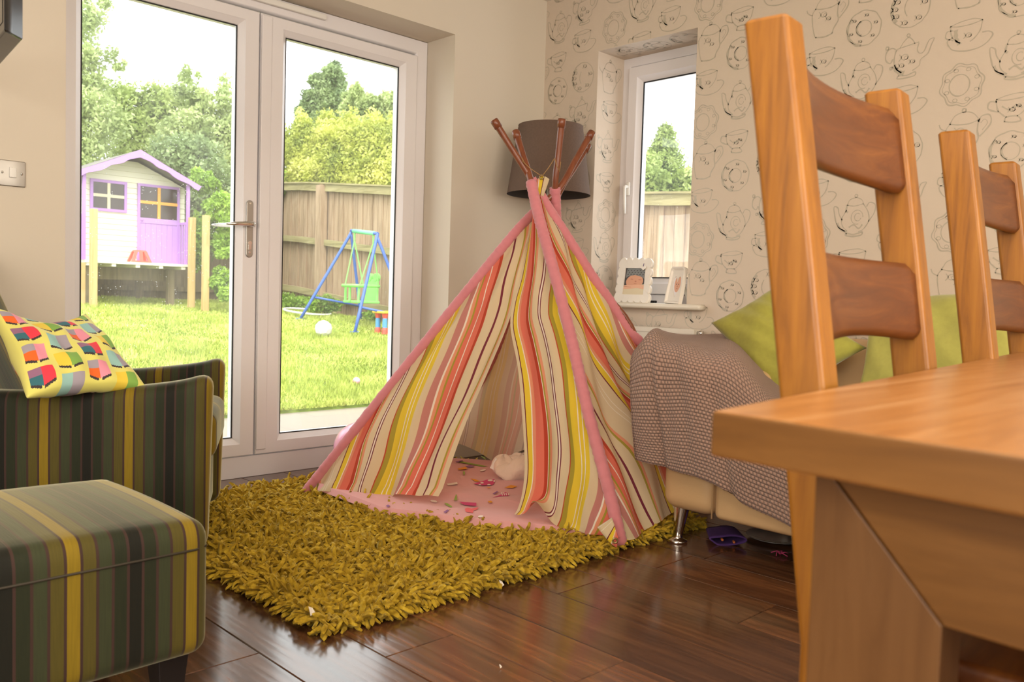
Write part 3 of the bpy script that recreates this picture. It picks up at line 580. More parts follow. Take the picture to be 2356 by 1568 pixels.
# left half of the door front
door_top=(1172,735)
CL=spline([onfront(*p) for p in ((1012,1143),(1040,1060),(1075,965),(1125,850),(1172,735),(1196,640),(1214,560),(1232,470))],60)
def foldL(U,v,a):
    lo=(1-v)**.7; e=np.minimum(a*6,1)*np.minimum((1-a)*5,1)
    return e*(.022*np.sin(U*17+v*8.5+.4)*cl(1.15-v)+.012*np.sin(U*41-v*9+1)*lo+.004*np.sin(U*77+v*16)*lo)
def hemL(P,v,a):
    # lower hem folds forward on the mat
    k=cl(1-v/.035)[:,None]; P[...,2]=np.maximum(P[...,2],.042); P=P+(n_fr*.02)[None,None]*(k*(.6+.4*np.sin(a*31))[None])[...,None]; return P
panel('front_panel',CL,cFL[:38],0.,1,150,110,foldL,bulge=-.012,botlift=hemL)
CRc=spline([onfront(*p) for p in ((1186,1184),(1200,1140),(1207,1075),(1203,980),(1192,850),(1174,737),(1196,640),(1214,560),(1232,470))],60)
def foldR(U,v,a):
    lo=(1-v)**.6; e=np.minimum(a*5,1)*np.minimum((1-a)*5,1)
    d1_=U-.05-.75*(1-v)*.30; d2_=U-.19-(1-v-.35)*.22
    return e*(.030*np.exp(-(d1_/.035)**2)*lo-.022*np.exp(-((d1_-.06)/.04)**2)*lo+.012*np.sin(U*44+v*6)*lo+.020*np.exp(-(d2_/.03)**2)*lo+.006*np.sin(U*90-v*12)*lo)
def hemR(P,v,a):
    k=cl(1-v/.16)[:,None]**1.5; arch=np.exp(-((a-.24)/.10)**2)[None]*k
    P[...,2]=np.maximum(P[...,2],.045)+arch*.062; P=P+(n_fr[None,None])*(arch*.05)[...,None]
    kk=cl(1-v/.03)[:,None]; P=P+(n_fr*.018)[None,None]*(kk*(.6+.4*np.sin(a*27))[None])[...,None]; return P
panel('front_panel',CRc,cFR[:39],.475,-1,150,110,foldR,bulge=-.006,botlift=hemR)
# right hand side panel
side_n=np.cross(Rf-FRf,np.array([-.86,-.80,1.27])-FRf); side_n/=np.linalg.norm(side_n)
if side_n@(CAM-FRf)<0: side_n=-side_n
def foldS(U,v,a):
    lo=(1-v)**.6; e=np.minimum(a*5,1)*np.minimum((1-a)*5,1)
    return e*(.014*np.sin(U*17+v*5+2)+.009*np.sin(U*38-v*6))*(.35+lo)
def hemS(P,v,a):
    k=cl(1-v/.5)[:,None]**2; P=P+side_n[None,None]*(k*.13*np.sin(PI*a)[None]**.8)[...,None]; P[...,2]=np.maximum(P[...,2],.035+.03*k*0); return P
panel('side_panel',cFR[:38],cR[:38],.40,-1,130,100,foldS,normal=side_n,bulge=-.02,botlift=hemS,ref=.45)
# the panels behind
def bn(a,b):
    n=np.cross(b-a,np.array([0,0,1.])); n/=np.linalg.norm(n); c=np.array([-.86,-.8,0]); return n if n@(a-c)>0 else -n
def foldB(U,v,a):
    lo=(1-v)**.5; e=np.minimum(a*5,1)*np.minimum((1-a)*5,1); return e*(.02*np.sin(U*14+v*3)+.01*np.sin(U*33))*lo
def hemB(P,v,a):
    P[...,2]=P[...,2]*(.93)+.085*np.abs(np.sin(a*PI*1.6+.4))[None]*cl(1-v*3)[:,None]+.02; return P
panel('back_panel',cR[:38],cB[:38],.1,1,70,50,foldB,ref=.5,normal=bn(Rf,Bf),botlift=hemB); panel('back_panel',cB[:38],cLB[:38],.15,1,70,50,foldB,ref=.5,normal=bn(Bf,LBf),botlift=hemB); panel('back_panel',cLB[:38],cFL[:38],.2,1,70,50,foldB,ref=.5,normal=bn(LBf,FLf),botlift=lambda P,v,a:np.concatenate([P[...,:2],np.maximum(P[...,2:],.04)],-1))
# small peaked top of the front between the poles with eyelet
b=MB(); tp_=pp(1246,402,3.36)
P=[]; 
for i in range(12):
    f=i/11; row=[]
    L=pp(1238+f*-8,404+f*66,3.365); Rr=pp(1258+f*-18,404+f*66,3.37)
    L=pp(*( (1236,412) if f<.01 else (1236-4*f,412+60*f)),3.36+.01*f); Rr=pp(1264-20*f,412+60*f,3.36+.02*f); top=1-abs(0)
    for a in np.linspace(0,1,10): row.append(L*(1-a)+Rr*a+np.array([0,0,.012*math.sin(PI*a)*(1-f)]))
    P.append(row)
P=np.array(P); UV=np.zeros((12,10,2)); UV[...,0]=.03*np.linspace(0,1,10)[None]*1.6+.435; b.grid(P,0,UV); b.build('top_flap',M['tent'],tent,smooth=True,solid=.0015,fixn=False)
def torus(mb,c,n,R,r,k=20,m=8):
    n=np.array(n,float); n/=np.linalg.norm(n); a=np.cross(n,[0,0,1.]); a/=np.linalg.norm(a)+1e-9; b_=np.cross(n,a)
    P=[[ (np.array(c)+(R+r*math.cos(g))*(math.cos(t)*a+math.sin(t)*b_)+r*math.sin(g)*n) for g in np.linspace(0,2*PI,m+1)] for t in np.linspace(0,2*PI,k+1)]
    mb.grid(P)
toc=-F_
b=MB(); torus(b,pp(1246,407,3.352),toc,.0075,.0025); b.build('eyelet',M['brass'],tent,smooth=True)
b=MB(); torus(b,pp(1415,1243,2.735),toc,.0075,.0028); b.build('eyelet',M['brass'],tent,smooth=True)
for p,q in (((1246,405),(1196,366)),((1247,405),(1276,364)),((1276,364),(1286,392)),((1200,362),(1212,380)),((1290,372),(1287,395))):
    b=MB(); A_,B_=pp(*p,3.345),pp(*q,3.36); b.tube([A_,(A_+B_)/2-np.array([0,0,.004]),B_],.0018,6); b.build('tie_string',M['string'],tent,smooth=True)
# corner tab of the front panel at the right foot
b=MB(); tab=[pp(1372,1218,2.80),pp(1395,1205,2.80),pp(1413,1216,2.765),pp(1421,1255,2.74),pp(1412,1258,2.74)]
A_=np.array([pp(1374,1212,2.80),pp(1392,1235,2.77),pp(1408,1252,2.745),pp(1419,1259,2.735)]); B_=np.array([pp(1408,1190,2.80),pp(1413,1205,2.78),pp(1417,1220,2.76),pp(1422,1235,2.74)])
A2=spline(A_,10);B2=spline(B_,10); P=np.array([[A2[i]*(1-s)+B2[i]*s for s in np.linspace(0,1,6)] for i in range(10)]); UV=np.zeros((10,6,2)); UV[...,0]=np.linspace(.50,.41,10)[:,None]; b.grid(P,0,UV); b.build('corner_tab',M['tent'],tent,smooth=True,solid=.0016,fixn=False)
# floor mat with printed birds and flowers
zm=.056
m=[onz(735,1112,zm+.02),onz(880,1166,zm),onz(1100,1193,zm),onz(1250,1205,zm),onz(1380,1216,zm+.0),FRf+np.array([.06,.09,zm-.01]),Rf+np.array([-.06,.05,zm-.02]),Bf+np.array([-.06,0,zm-.02]),LBf+np.array([.02,-.04,zm-.02]),FLf+np.array([.05,.0,zm-.02])]
mats=[M['pinkmat']]; mi={}
for k_,c_ in dict(mg=(.62,.06,.20,1),wh=(.86,.76,.70,1),or_=(.80,.33,.03,1),gr=(.30,.42,.08,1),vi=(.30,.13,.32,1),ro=(.80,.15,.16,1)).items(): mi[k_]=len(mats); mats.append(flat('mat_print_'+{'mg':'magenta','wh':'white','or_':'orange','gr':'green','vi':'violet','ro':'rose'}[k_],c_,.85))
ctr=np.mean(m,0); ctr[2]=zm; b=MB(); rings=8; loop=[]; N_=len(m)
for i in range(N_):
    for s in np.linspace(0,1,8,endpoint=False): loop.append(m[i]*(1-s)+m[(i+1)%N_]*s)
loop=np.array(loop); K_=len(loop); V=[]
for r_ in range(rings+1):
    f=1-r_/rings
    for i,p in enumerate(loop):
        q=ctr*(1-f)+p*f; 
        if 0<r_<rings: q=q+np.array([0,0,.003*math.sin(q[0]*23+q[1]*11)])
        V.append(q)
b.add(V,[(r_*K_+i,r_*K_+(i+1)%K_,(r_+1)*K_+(i+1)%K_,(r_+1)*K_+i) for r_ in range(rings) for i in range(K_)])
drop=[(p+np.array([-.012,-.004,-.022])) if i<40 else p-np.array([0,0,.02]) for i,p in enumerate(loop)]
b.add(list(loop)+drop,[(i,K_+i,K_+(i+1)%K_,(i+1)%K_) for i in range(K_)])
def pr(poly,key):
    q=[onz(x,y,zm+.0045) for x,y in poly]; b.add(q,[tuple(range(len(q)))],mi[key])
def ell(cx,cy,rx,ry,ang=0,n=14): return [(cx+rx*math.cos(t)*math.cos(ang)-ry*math.sin(t)*math.sin(ang),cy+rx*math.cos(t)*math.sin(ang)+ry*math.sin(t)*math.cos(ang)) for t in np.linspace(0,2*PI,n,endpoint=False)]
pr([(1089,1112),(1110,1106),(1125,1101),(1138,1102),(1138,1110),(1133,1115),(1110,1116)],'mg'); pr([(1082,1100),(1092,1101),(1106,1107),(1094,1107)],'or_')
pr([(1133,1144),(1150,1138),(1163,1131),(1172,1136),(1170,1140),(1150,1141)],'mg'); pr([(1133,1135),(1143,1129),(1147,1130),(1138,1136)],'vi')
pr([(1056,1153),(1080,1155),(1096,1156),(1096,1163),(1078,1162),(1066,1160)],'mg'); pr([(1069,1170),(1075,1167),(1085,1169),(1101,1166),(1097,1172),(1089,1174),(1088,1179),(1072,1177)],'ro')
pr([(1022,1156),(1030,1157),(1040,1164),(1039,1167),(1028,1162)],'gr'); pr([(1048,1139),(1050,1133),(1052,1150),(1044,1150)],'gr'); pr([(1053,1062),(1060,1060),(1122,1072),(1112,1073)],'gr'); pr([(1106,1048),(1116,1052),(1118,1058)],'gr'); pr([(1065,1083),(1070,1084),(1069,1092),(1066,1091)],'gr')
pr([(1160,1121),(1175,1115),(1190,1118),(1180,1122)],'or_'); pr([(1053,1077),(1072,1073),(1075,1078),(1055,1080)],'or_'); pr([(1122,1152),(1130,1151),(1134,1155),(1126,1156)],'or_'); pr([(1118,1119),(1130,1120),(1124,1122)],'or_')
pr([(1070,1072),(1082,1069),(1092,1073),(1080,1075)],'vi'); pr([(1048,1061),(1064,1058),(1066,1061),(1050,1063)],'vi'); pr([(1028,1112),(1052,1108),(1053,1113),(1031,1116)],'wh'); pr(ell(1111,1081,7,2,-.2),'wh'); pr(ell(1106,1187,6,2.4,-.1),'wh'); pr(ell(998,1152,8,2.6,.2),'wh')
pr([(1020,1177),(1030,1171),(1033,1173),(1026,1179)],'vi'); pr([(888,1162),(893,1160),(898,1163),(892,1166)],'vi'); pr([(835,1144),(841,1143),(842,1148),(837,1148)],'or_')
z2=zm+.0055
def pr2(poly,key): q=[onz(x,y,z2) for x,y in poly]; b.add(q,[tuple(range(len(q)))],mi[key])
for e in ((1128,1104,6,2.2),(1109,1110,4,1.6),(1104,1114,3,1),(1125,1114,4,1.2),(1137,1106,2,2)): pr2(ell(*e),'wh')
for k_ in range(4): pr2([(1153+k_*5,1132+k_*1),(1155+k_*5,1131+k_*1),(1157+k_*5,1139),(1155+k_*5,1139)],'wh')
b.build('floor_mat',mats,tent,smooth=False,fixn=False)
# soft toy in the tent
toy=thing('comforter_toy','crumpled off white plush comforter toy on the pink tent floor','toy',tuple(onz(1180,1100,.05)))
o_=np.array(toy.location)
def blobgrid(c,R,fn,nu=40,nv=24):
    P=[]
    for th in np.linspace(0,2*PI,nu+1):
        row=[]
        for ph in np.linspace(-PI/2,PI/2,nv): 
            d=np.array([math.cos(ph)*math.cos(th),math.cos(ph)*math.sin(th),math.sin(ph)]); row.append(np.array(c)+d*np.array(R)*fn(th%(2*PI),ph))
        P.append(row)
    return P
b=MB(); b.grid(blobgrid((.035,-.02,.045),(.115,.085,.055),lambda t,p:1+.16*math.sin(3*t+2*p)+.10*math.sin(7*t)*math.cos(3*p)+.06*math.sin(11*t+4*p))); b.grid(blobgrid((-.03,.03,.055),(.055,.045,.045),lambda t,p:1+.1*math.sin(4*t)))
b.xf(lambda v:np.c_[v[:,:2],np.maximum(v[:,2],.0)]); b.build('body',M['fluff'],toy,smooth=True)
ea=dep(1160,1058,depth(o_)+.02)-o_; eb=dep(1166,1045,depth(o_)+.02)-o_; b=MB(); b.tube(spline([(-.03,.03,.05),ea*.8,ea,eb],10),[.018,.018,.019,.019,.018,.017,.016,.014,.011,.006],12); b.build('ear',M['fluff'],toy,smooth=True)
b=MB(); q=[dep(*p,depth(o_)-.03)-o_ for p in ((1140,1053),(1153,1058),(1147,1085),(1127,1076))]; b.prism(q,(0.002,.003,0)); b.build('paper_label',M['tag'],toy)
b=MB(); q=[dep(*p,depth(o_)-.02)-o_ for p in ((1181,1056),(1191,1053),(1192,1069),(1183,1071))]; b.prism(q,(0.002,.003,0)); b.build('care_label',M['tag'],toy)
# balloon
p=onz(808,1075,.0); bl=ony(812,1025,-.13); bl[2]=.24
b=MB(); prof=[]; 
for ph in np.linspace(-PI/2,PI/2,28): r_=.155*math.cos(ph)*(1-.06*math.sin(ph)); prof.append((max(r_,0.0001),.17*math.sin(ph)))
b.lathe(prof,(0,0,0),36); b.tube([(0,0,-.168),(0,0,-.18)],[.006,.011],10); b.xf(lambda v:v@np.array(Matrix.Rotation(-1.2,3,'X')).T)
bal=b.build('balloon',M['balloon'],smooth=True); c=ony(836,1056,-.155); bal.location=(c[0],c[1],.138); bal.scale=(.84,.84,.80)
setp(bal,'pink balloon on the floor behind the tent by the glass doors','balloon')
# ---------------- rug ----------------
rug=thing('shag_rug','olive yellow shaggy rug under the play tent','rug',(0,0,0))
RX0,RX1,RY0,RY1=-2.262,-.66,-1.508,-.10
b=MB(); b.box((RX0,RY0,.001),(RX1,RY1,.012)); b.build('rug_backing',M['rugback'],rug,bevel=.004)
def strands(n):
    x=rng.uniform(RX0-.005,RX1,n); y=rng.uniform(RY0-.005,RY1,n)
    # hidden under the tent: none needed
    inside=np.ones(n,bool); poly=[FLf,FRf,Rf,Bf,LBf]; cc=np.mean(poly,0)
    for i in range(5):
        p,q=poly[i],poly[(i+1)%5]; e=q-p; nn_=np.array([-e[1],e[0]]); nn_/=np.linalg.norm(nn_)
        if nn_@(cc[:2]-p[:2])<0: nn_=-nn_
        inside&=((x-p[0])*nn_[0]+(y-p[1])*nn_[1])>.012
    k=~inside; x,y=x[k],y[k]; n=len(x)
    edge=np.minimum.reduce([x-RX0,y-RY0]); 
    cl_=np.sin(x*23+np.sin(y*17)*2)*np.cos(y*21+np.sin(x*13)*2)
    az=rng.uniform(0,2*PI,n)*.85+cl_*2.6+2.0
    # outward lean near the edges
    oe=(edge<.05); 
    tx=np.where((x-RX0)<.05,-1.,0.); ty=np.where((y-RY0)<.05,-1.,0.)
    az=np.where(oe,np.arctan2(ty+rng.normal(0,.5,n),tx+rng.normal(0,.5,n)),az)
    Ln=rng.uniform(.030,.060,n); el=rng.uniform(-.1,.65,n)+.6*(rng.random(n)<.16); r=rng.uniform(.0036,.0068,n)*np.where(rng.random(n)<.1,1.25,1)
    d=np.stack([np.cos(az)*np.cos(el),np.sin(az)*np.cos(el),np.sin(el)],1)
    side=np.stack([-np.sin(az),np.cos(az),np.zeros(n)],1); up=np.cross(d,side)
    p0=np.stack([x,y,rng.uniform(.004,.020,n)+.008*(np.sin(x*61+y*17)*np.sin(y*53-x*23)>.3)],1); bend=rng.normal(0,.35,n)
    pts=[p0]; dd=d.copy()
    for s in range(4):
        dd=dd+side*(bend*.25)[:,None]+np.array([0,0,-.22])*(1 if s>0 else -.6)+rng.normal(0,.2,(n,3)); dd/=np.linalg.norm(dd,axis=1,keepdims=True)
        nx_=pts[-1]+dd*(Ln/4)[:,None]; nx_[:,2]=np.maximum(nx_[:,2],.004); pts.append(nx_)
    rad=[.7,1.0,1.15,1.2,.75]; R=[]
    for s in range(5):
        ring_=[]
        for j in range(4):
            g=2*PI*j/4; ring_.append(pts[s]+(side*math.cos(g)+up*math.sin(g))*(r*rad[s])[:,None])
        R.append(np.stack(ring_,1))
    R=np.stack(R,1) # n,5,4,3
    Q=[]
    for s in range(4):
        for j in range(4):
            Q.append(np.stack([R[:,s,j],R[:,s,(j+1)%4],R[:,s+1,(j+1)%4],R[:,s+1,j]],1))
    Q.append(R[:,4]); Q=np.stack(Q,1) # n,17,4,3
    return Q.reshape(-1,3)
pile=tris('pile',strands(34000),M['pile'],rug,'stuff',4)
# paper scraps
for i,(px,py,s,w_) in enumerate(((716,1408,.016,'standing in the near corner of the rug'),(1153,1344,.014,'at the long front edge of the rug'),(1151,1533,.006,'on the bare dark floor in front of the rug'))):
    p=onz(px,py,.045 if i<1 else .012 if i==1 else .004); b=MB(); b.add([(-s*.4,-s*.5,-s*.3),(s*.5,-s*.4,-s*.1),(s*.3,s*.2,s*.6),(-s*.3,s*.3,s*.9)],[(0,1,2),(0,2,3)]); o=b.build('paper_scrap',M['tag'],solid=.0008); o.location=p; setp(o,'tiny white paper scrap '+w_,'scrap')
# ---------------- armchair ----------------
A_=np.array([-2.315,-.965,0]); B_=np.array([-1.975,-.345,0]); mid=(A_+B_)/2; ang=math.atan2(-(B_-A_)[0],(B_-A_)[1])
ch=thing('armchair','green striped velvet armchair with scooped arms left of the glass doors','armchair',tuple(mid),ang)
Wd=np.linalg.norm(B_-A_)/2
for s in (-1,1):
    def armf(q,s=s):
        q=q.copy(); x=q[:,:,0] if q.ndim==3 else q[:,0]
        t=np.clip(-x/.75,0,1); z=q[...,2]
        k=np.clip((z-.1)/.5,0,1); q[...,2]=z+k*(-.035*np.sin(t*PI*.9)-.01*t+.012*np.exp(-(t/.08)**2))
        q[...,0]=x-.02*np.cos(k*PI)*(t<.2)*(1-t/.2)*0+(.012*k)*(1-t)
        q[...,1]=q[...,1]+s*(.012*np.sin(k*PI)+.01*k); return q
    b=MB(); b.rbox((-.34,s*(Wd-.062),.325),(.34,.055,.250),.040,(22,5,14),fn=armf); b.build('armrest',M['velx'],ch,smooth=True)
    b=MB(); yo=s*(Wd-.062+.0535+.018); P=[(x,s*(Wd-.062)+s*(.062),.552-.03-.035*math.sin(np.clip(-x/.75,0,1)*PI*.9)-.01*(-x/.75)) for x in np.linspace(-.02,-.66,30)]
    b.tube(P,.0022,6); b.build('piping',M['seam'],ch,smooth=True)
b=MB(); b.rbox((-.33,0,.22),(.31,Wd-.11,.125),.03,(10,10,4)); b.build('seat_base',M['vely'],ch,smooth=True)
b=MB(); b.rbox((-.295,0,.385),(.31,Wd-.122,.065),.035,(14,12,6),fn=lambda q:q+np.stack([0*q[...,0],0*q[...,0],.022*np.cos(q[...,0]*3+.8)*np.cos(q[...,1]*4)*(q[...,2]>.39)],-1)); b.build('seat_cushion',M['vely'],ch,smooth=True)
def bk(q):
    q=q.copy(); z=q[...,2]; q[...,0]=q[...,0]-(z-.35)*.42; return q
b=MB(); b.rbox((-.56,-.02,.57),(.075,Wd-.085,.37),.06,(4,12,14),fn=bk); b.build('backrest',M['vely'],ch,smooth=True)
for x in (-.07,-.58):
    for s in (-1,1):
        b=MB(); b.hexa([(x-.018,s*(Wd-.07)-.018,0),(x+.018,s*(Wd-.07)-.018,0),(x+.018,s*(Wd-.07)+.018,0),(x-.018,s*(Wd-.07)+.018,0)],[(x-.026,s*(Wd-.07)-.026,.1),(x+.026,s*(Wd-.07)-.026,.1),(x+.026,s*(Wd-.07)+.026,.1),(x-.026,s*(Wd-.07)+.026,.1)]); b.build('leg',M['blackwood'],ch)
# cushion on the chair
cm=[M['flat'] if 'flat' in M else flat('yellow_cushion_cotton',(.72,.68,.16,1),.8,sheen=.2,bumpn=.1,bs=60)]
pal=dict(rd=(.78,.045,.075,1),pk=(.80,.30,.40,1),aq=(.30,.53,.50,1),yl=(.80,.60,.06,1),gn=(.22,.42,.08,1),tl=(.035,.15,.19,1),vi=(.30,.14,.24,1),ok=(.045,.035,.04,1),org=(.80,.14,.02,1),gv=(.36,.32,.38,1))
pk_=list(pal); cm+= [flat('cushion_print_'+str({'rd':'red','pk':'pink','aq':'aqua','yl':'yellow','gn':'green','tl':'teal','vi':'plum','ok':'black','org':'orange','gv':'grey'}[k]),pal[k],.8) for k in pk_]
LOOKS=[('rd','vi','tl'),('aq','gv','gv'),('pk','gv','org'),('yl','gn','gn')]
def cushmat(u,v):
    # hexagonal barge pattern, columns of boats
    cw,rh=.073,.092; ci=math.floor(u/cw); uu=u/cw-ci; vv=v/rh+(.5 if ci%2 else 0); ri=math.floor(vv); vv-=ri
    k=(ci*1+ri*1)%4; a,b_,c=LOOKS[(ci+2*(ri%2))%4]
    if uu<.10 or uu>.90: return 0
    x=(uu-.10)/.80; lo=.08+.15*abs(x-.5)*2; 
    if vv<lo or vv>.93: return 0
    if vv<lo+.10-.0*x: return 1+pk_.index('ok') if abs(x-.5)>.06 else 0
    if ci%2==0: x=1-x
    if x<.5: return 1+pk_.index(a)
    return 1+pk_.index(b_ if vv>.62 else c)
def pillow(name,TL,TR,BR,BL,thick,mats,matfn,parent=None,n=44,nrm=None,edge=.35,sag=0.):
    TL,TR,BR,BL=[np.array(p,float) for p in (TL,TR,BR,BL)]; nr=np.cross(TR-TL,BL-TL); nr/=np.linalg.norm(nr)
    if nr@(CAM-TL)<0: nr=-nr
    W=np.linalg.norm(TR-TL);H=np.linalg.norm(BL-TL); b=MB()
    s=np.linspace(0,1,n+1)
    for sg in (1,-1):
        P=np.zeros((n+1,n+1,3))
        for i,u in enumerate(s):
            for j,v in enumerate(s):
                cu=u+.045*math.sin(PI*v)*(1-2*u)*(1 if True else 0)*abs(1-2*u)**2; cv=v+.045*math.sin(PI*u)*(1-2*v)*abs(1-2*v)**2
                p=(TL*(1-cu)+TR*cu)*(1-cv)+(BL*(1-cu)+BR*cu)*cv
                e=(max(0,math.sin(PI*u))*max(0,math.sin(PI*v)))**edge; wr=.006*math.sin(u*9+v*13)*e+.004*math.sin(u*27-v*11)*e
                P[i,j]=p+sg*nr*(thick/2*e+wr)-np.array([0,0,sag*math.sin(PI*u)*(1-v)])
        idx=np.arange((n+1)**2).reshape(n+1,n+1)+0; f=[];mi=[]
        base=b.n
        fs=[(idx[i,j],idx[i+1,j],idx[i+1,j+1],idx[i,j+1]) for i in range(n) for j in range(n)]
        for i in range(n):
            for j in range(n):
                u=(i+.5)/n*W; v=(1-(j+.5)/n)*H; mi.append(matfn(u,v) if matfn else 0)
        b.v.append(P.reshape(-1,3)); b.uv.append(np.zeros(((n+1)**2,2)))
        for q,m_ in zip(fs,mi): b.f.append(tuple(int(a)+base for a in (q if sg>0 else q[::-1]))); b.m.append(m_)
        b.n+=(n+1)**2
    return b.build(name,mats,parent,smooth=True)
BR=dep(335,890,2.38); BL=dep(62,915,2.12); TR=dep(196,722,2.62); TL=dep(-28,704,2.34)
cu=pillow('cushion',TL,TR,BR,BL,.13,cm,cushmat,n=150,sag=.045,edge=.4); setp(cu,'yellow cushion printed with colourful little boats on the striped armchair','cushion')
# ---------------- ottoman ----------------
ot=thing('ottoman','low green striped velvet footstool in the near left corner','footstool',(-2.647,-1.71,0),math.radians(1.5))
def otf(q):
    q=q.copy(); z=q[...,2]; k=np.clip((z-.28)/.08,0,1); q[...,2]=z+.030*k*np.cos(np.clip((q[...,0]+.29)*2.6,-1.5,1.5))*np.cos(np.clip((q[...,1]-.26)*3.,-1.5,1.5)); return q
b=MB(); b.rbox((-.30,.25,.247),(.30,.25,.122),.035,(16,14,8),fn=otf); b.build('upholstered_top',M['vel_o'],ot,smooth=True)
b=MB(); b.tube([(-.60,-.001,.335),(-.035,-.001,.335),(-.008,.012,.335),(.001,.035,.335),(.001,.47,.335)],.0022,6); b.build('piping',M['seam'],ot,smooth=True)
for x,y in ((-.06,.06),(-.54,.06),(-.06,.44),(-.54,.44)):
    b=MB(); b.hexa([(x-.018,y-.018,0),(x+.018,y-.018,0),(x+.018,y+.018,0),(x-.018,y+.018,0)],[(x-.03,y-.03,.13),(x+.03,y-.03,.13),(x+.03,y+.03,.13),(x-.03,y+.03,.13)]); b.build('leg',M['blackwood'],ot,bevel=.002)
# ---------------- sofa ----------------
SX,SY=-.975,-1.545
so_=thing('sofa','cream leather sofa on short chrome feet along the papered wall','sofa',(SX,SY,0))
b=MB(); b.rbox((.43,-.11,.36),(.43,.105,.235),.05,(10,4,10)); b.build('arm',M['leather'],so_,smooth=True)
b=MB(); b.rbox((.43,-1.2,.215),(.425,.985,.09),.022,(10,16,4)); b.build('base',M['leather'],so_,smooth=True)
b=MB(); b.rbox((.42,-1.18,.36),(.40,.95,.075),.05,(10,16,4)); b.build('seat_cushion',M['leather'],so_,smooth=True)
b=MB(); b.rbox((.76,-1.18,.47),(.10,.97,.24),.07,(4,16,8)); b.build('backrest',M['leather'],so_,smooth=True)
b=MB(); b.rbox((.43,-2.28,.36),(.43,.105,.235),.05,(10,4,10)); b.build('arm',M['leather'],so_,smooth=True)
b=MB(); b.tube([(-.0015,-.215,.128),(-.0015,-.215,.56)],.003,6); b.build('piping',M['leather'],so_,smooth=True)
for x,y in ((.065,-.04),(.065,-2.30),(.80,-.04),(.80,-2.30)):
    b=MB(); b.lathe([(0,0),(.034,0),(.036,.004),(.034,.010),(.020,.014),(.0165,.02),(.0175,.04),(.028,.135)],(0,0,0),28); b.xf(lambda v,x=x,y=y:np.c_[v[:,0]+x+.00*v[:,2],v[:,1]+y-.12*v[:,2],v[:,2]]); b.build('foot',M['chrome'],so_,smooth=True)
# throw over the sofa arm: rows follow its fall from the top of the arm to the slanting hem
def PX(px,py,x): return onx(px,py,x)
rows=[]
prof=[ # each row: list of (px,py,x) left -> right
 [(1500,778,-.30),(1545,772,-.32),(1600,772,-.34),(1650,770,-.36),(1690,774,-.38),(1730,800,-.40),(1790,850,-.42),(1850,900,-.42)],
 [(1486,782,-.60),(1520,764,-.62),(1560,776,-.64),(1620,784,-.64),(1680,790,-.64),(1735,835,-.62),(1790,890,-.62),(1860,930,-.62)],
 [(1470,800,-.90),(1508,770,-.92),(1545,782,-.93),(1610,800,-.92),(1680,812,-.90),(1745,870,-.86),(1800,930,-.86),(1870,960,-.86)],
 [(1457,830,-1.0),(1488,806,-1.03),(1530,812,-1.035),(1590,830,-1.03),(1670,850,-1.0),(1740,905,-.99),(1800,960,-.99),(1870,990,-.99)],
 [(1457,900,-1.015),(1490,896,-1.045),(1530,902,-1.03),(1590,905,-1.05),(1660,930,-1.03),(1730,970,-1.01),(1800,1010,-1.01),(1875,1040,-1.01)],
 [(1462,980,-1.015),(1500,985,-1.04),(1540,985,-1.02),(1590,990,-1.05),(1655,1010,-1.045),(1725,1045,-1.01),(1800,1080,-1.02),(1880,1110,-1.01)],
 [(1468,1048,-1.01),(1510,1060,-1.03),(1545,1068,-1.012),(1590,1082,-1.035),(1655,1110,-1.04),(1720,1148,-1.0),(1800,1190,-1.015),(1885,1235,-1.0)],
 [(1469,1052,-1.005),(1511,1066,-1.02),(1546,1074,-1.0),(1591,1088,-1.02),(1656,1116,-1.03),(1722,1155,-.99),(1802,1198,-1.0),(1887,1243,-.99)]]
G=np.array([[PX(*q) for q in r] for r in prof])
G2=np.stack([spline(G[i],70) for i in range(len(G))]); G3=np.stack([spline(G2[:,j],90) for j in range(70)],1)
uu=np.linspace(0,1,70); vv=np.linspace(0,1,90)
fold=.010*np.sin(uu*19+1)[None]*np.clip(vv*2-.4,0,1)[:,None]-.016*np.exp(-((uu[None]-(.52+.3*(vv[:,None]-.5)))/.035)**2)*np.clip(vv*2-.8,0,1)[:,None]
fold=fold+(.018*np.exp(-((uu[None]-.20-.10*vv[:,None])/.035)**2)-.014*np.exp(-((uu[None]-.29-.16*vv[:,None])/.03)**2))*np.clip(vv*3-.6,0,1)[:,None]*np.clip(3.2-vv*3,.2,1)[:,None]
topk=np.exp(-((vv-.30)/.14)**2)[:,None]; G3[...,2]+=topk*(.016*np.exp(-((uu[None]-.13)/.07)**2)-.010*np.exp(-((uu[None]-.30)/.06)**2)+.006*np.sin(uu*23)[None])
G3[...,0]-=fold; L_=np.cumsum(np.r_[0,np.linalg.norm(np.diff(G3[:,30],axis=0),axis=1)]); Wb=np.cumsum(np.r_[0,np.linalg.norm(np.diff(G3[60],axis=0),axis=1)])
UV=np.stack([np.repeat(Wb[None],90,0),np.repeat(L_[:,None],70,1)],-1)
b=MB(); b.grid(G3,0,UV); 
# return fold over the far side of the arm
E0=G3[:,0]; SB=[]
for k in range(12): 
    f=k/11; q=E0.copy(); q[:,0]+=.05*f; q[:,1]+=.018*math.sin(f*PI)+.0*f; q[:,2]-=0; SB.append(q)
SB=np.stack(SB[::-1],1); UVs=np.stack([np.repeat((-.06*(1-np.linspace(0,1,12)))[None],90,0),np.repeat(L_[:,None],12,1)],-1); b.grid(SB,0,UVs)
thr=b.build('throw_blanket',M['blanket'],smooth=True,solid=.010,fixn=False); setp(thr,'mauve waffle fleece throw draped over the end of the cream sofa','throw')
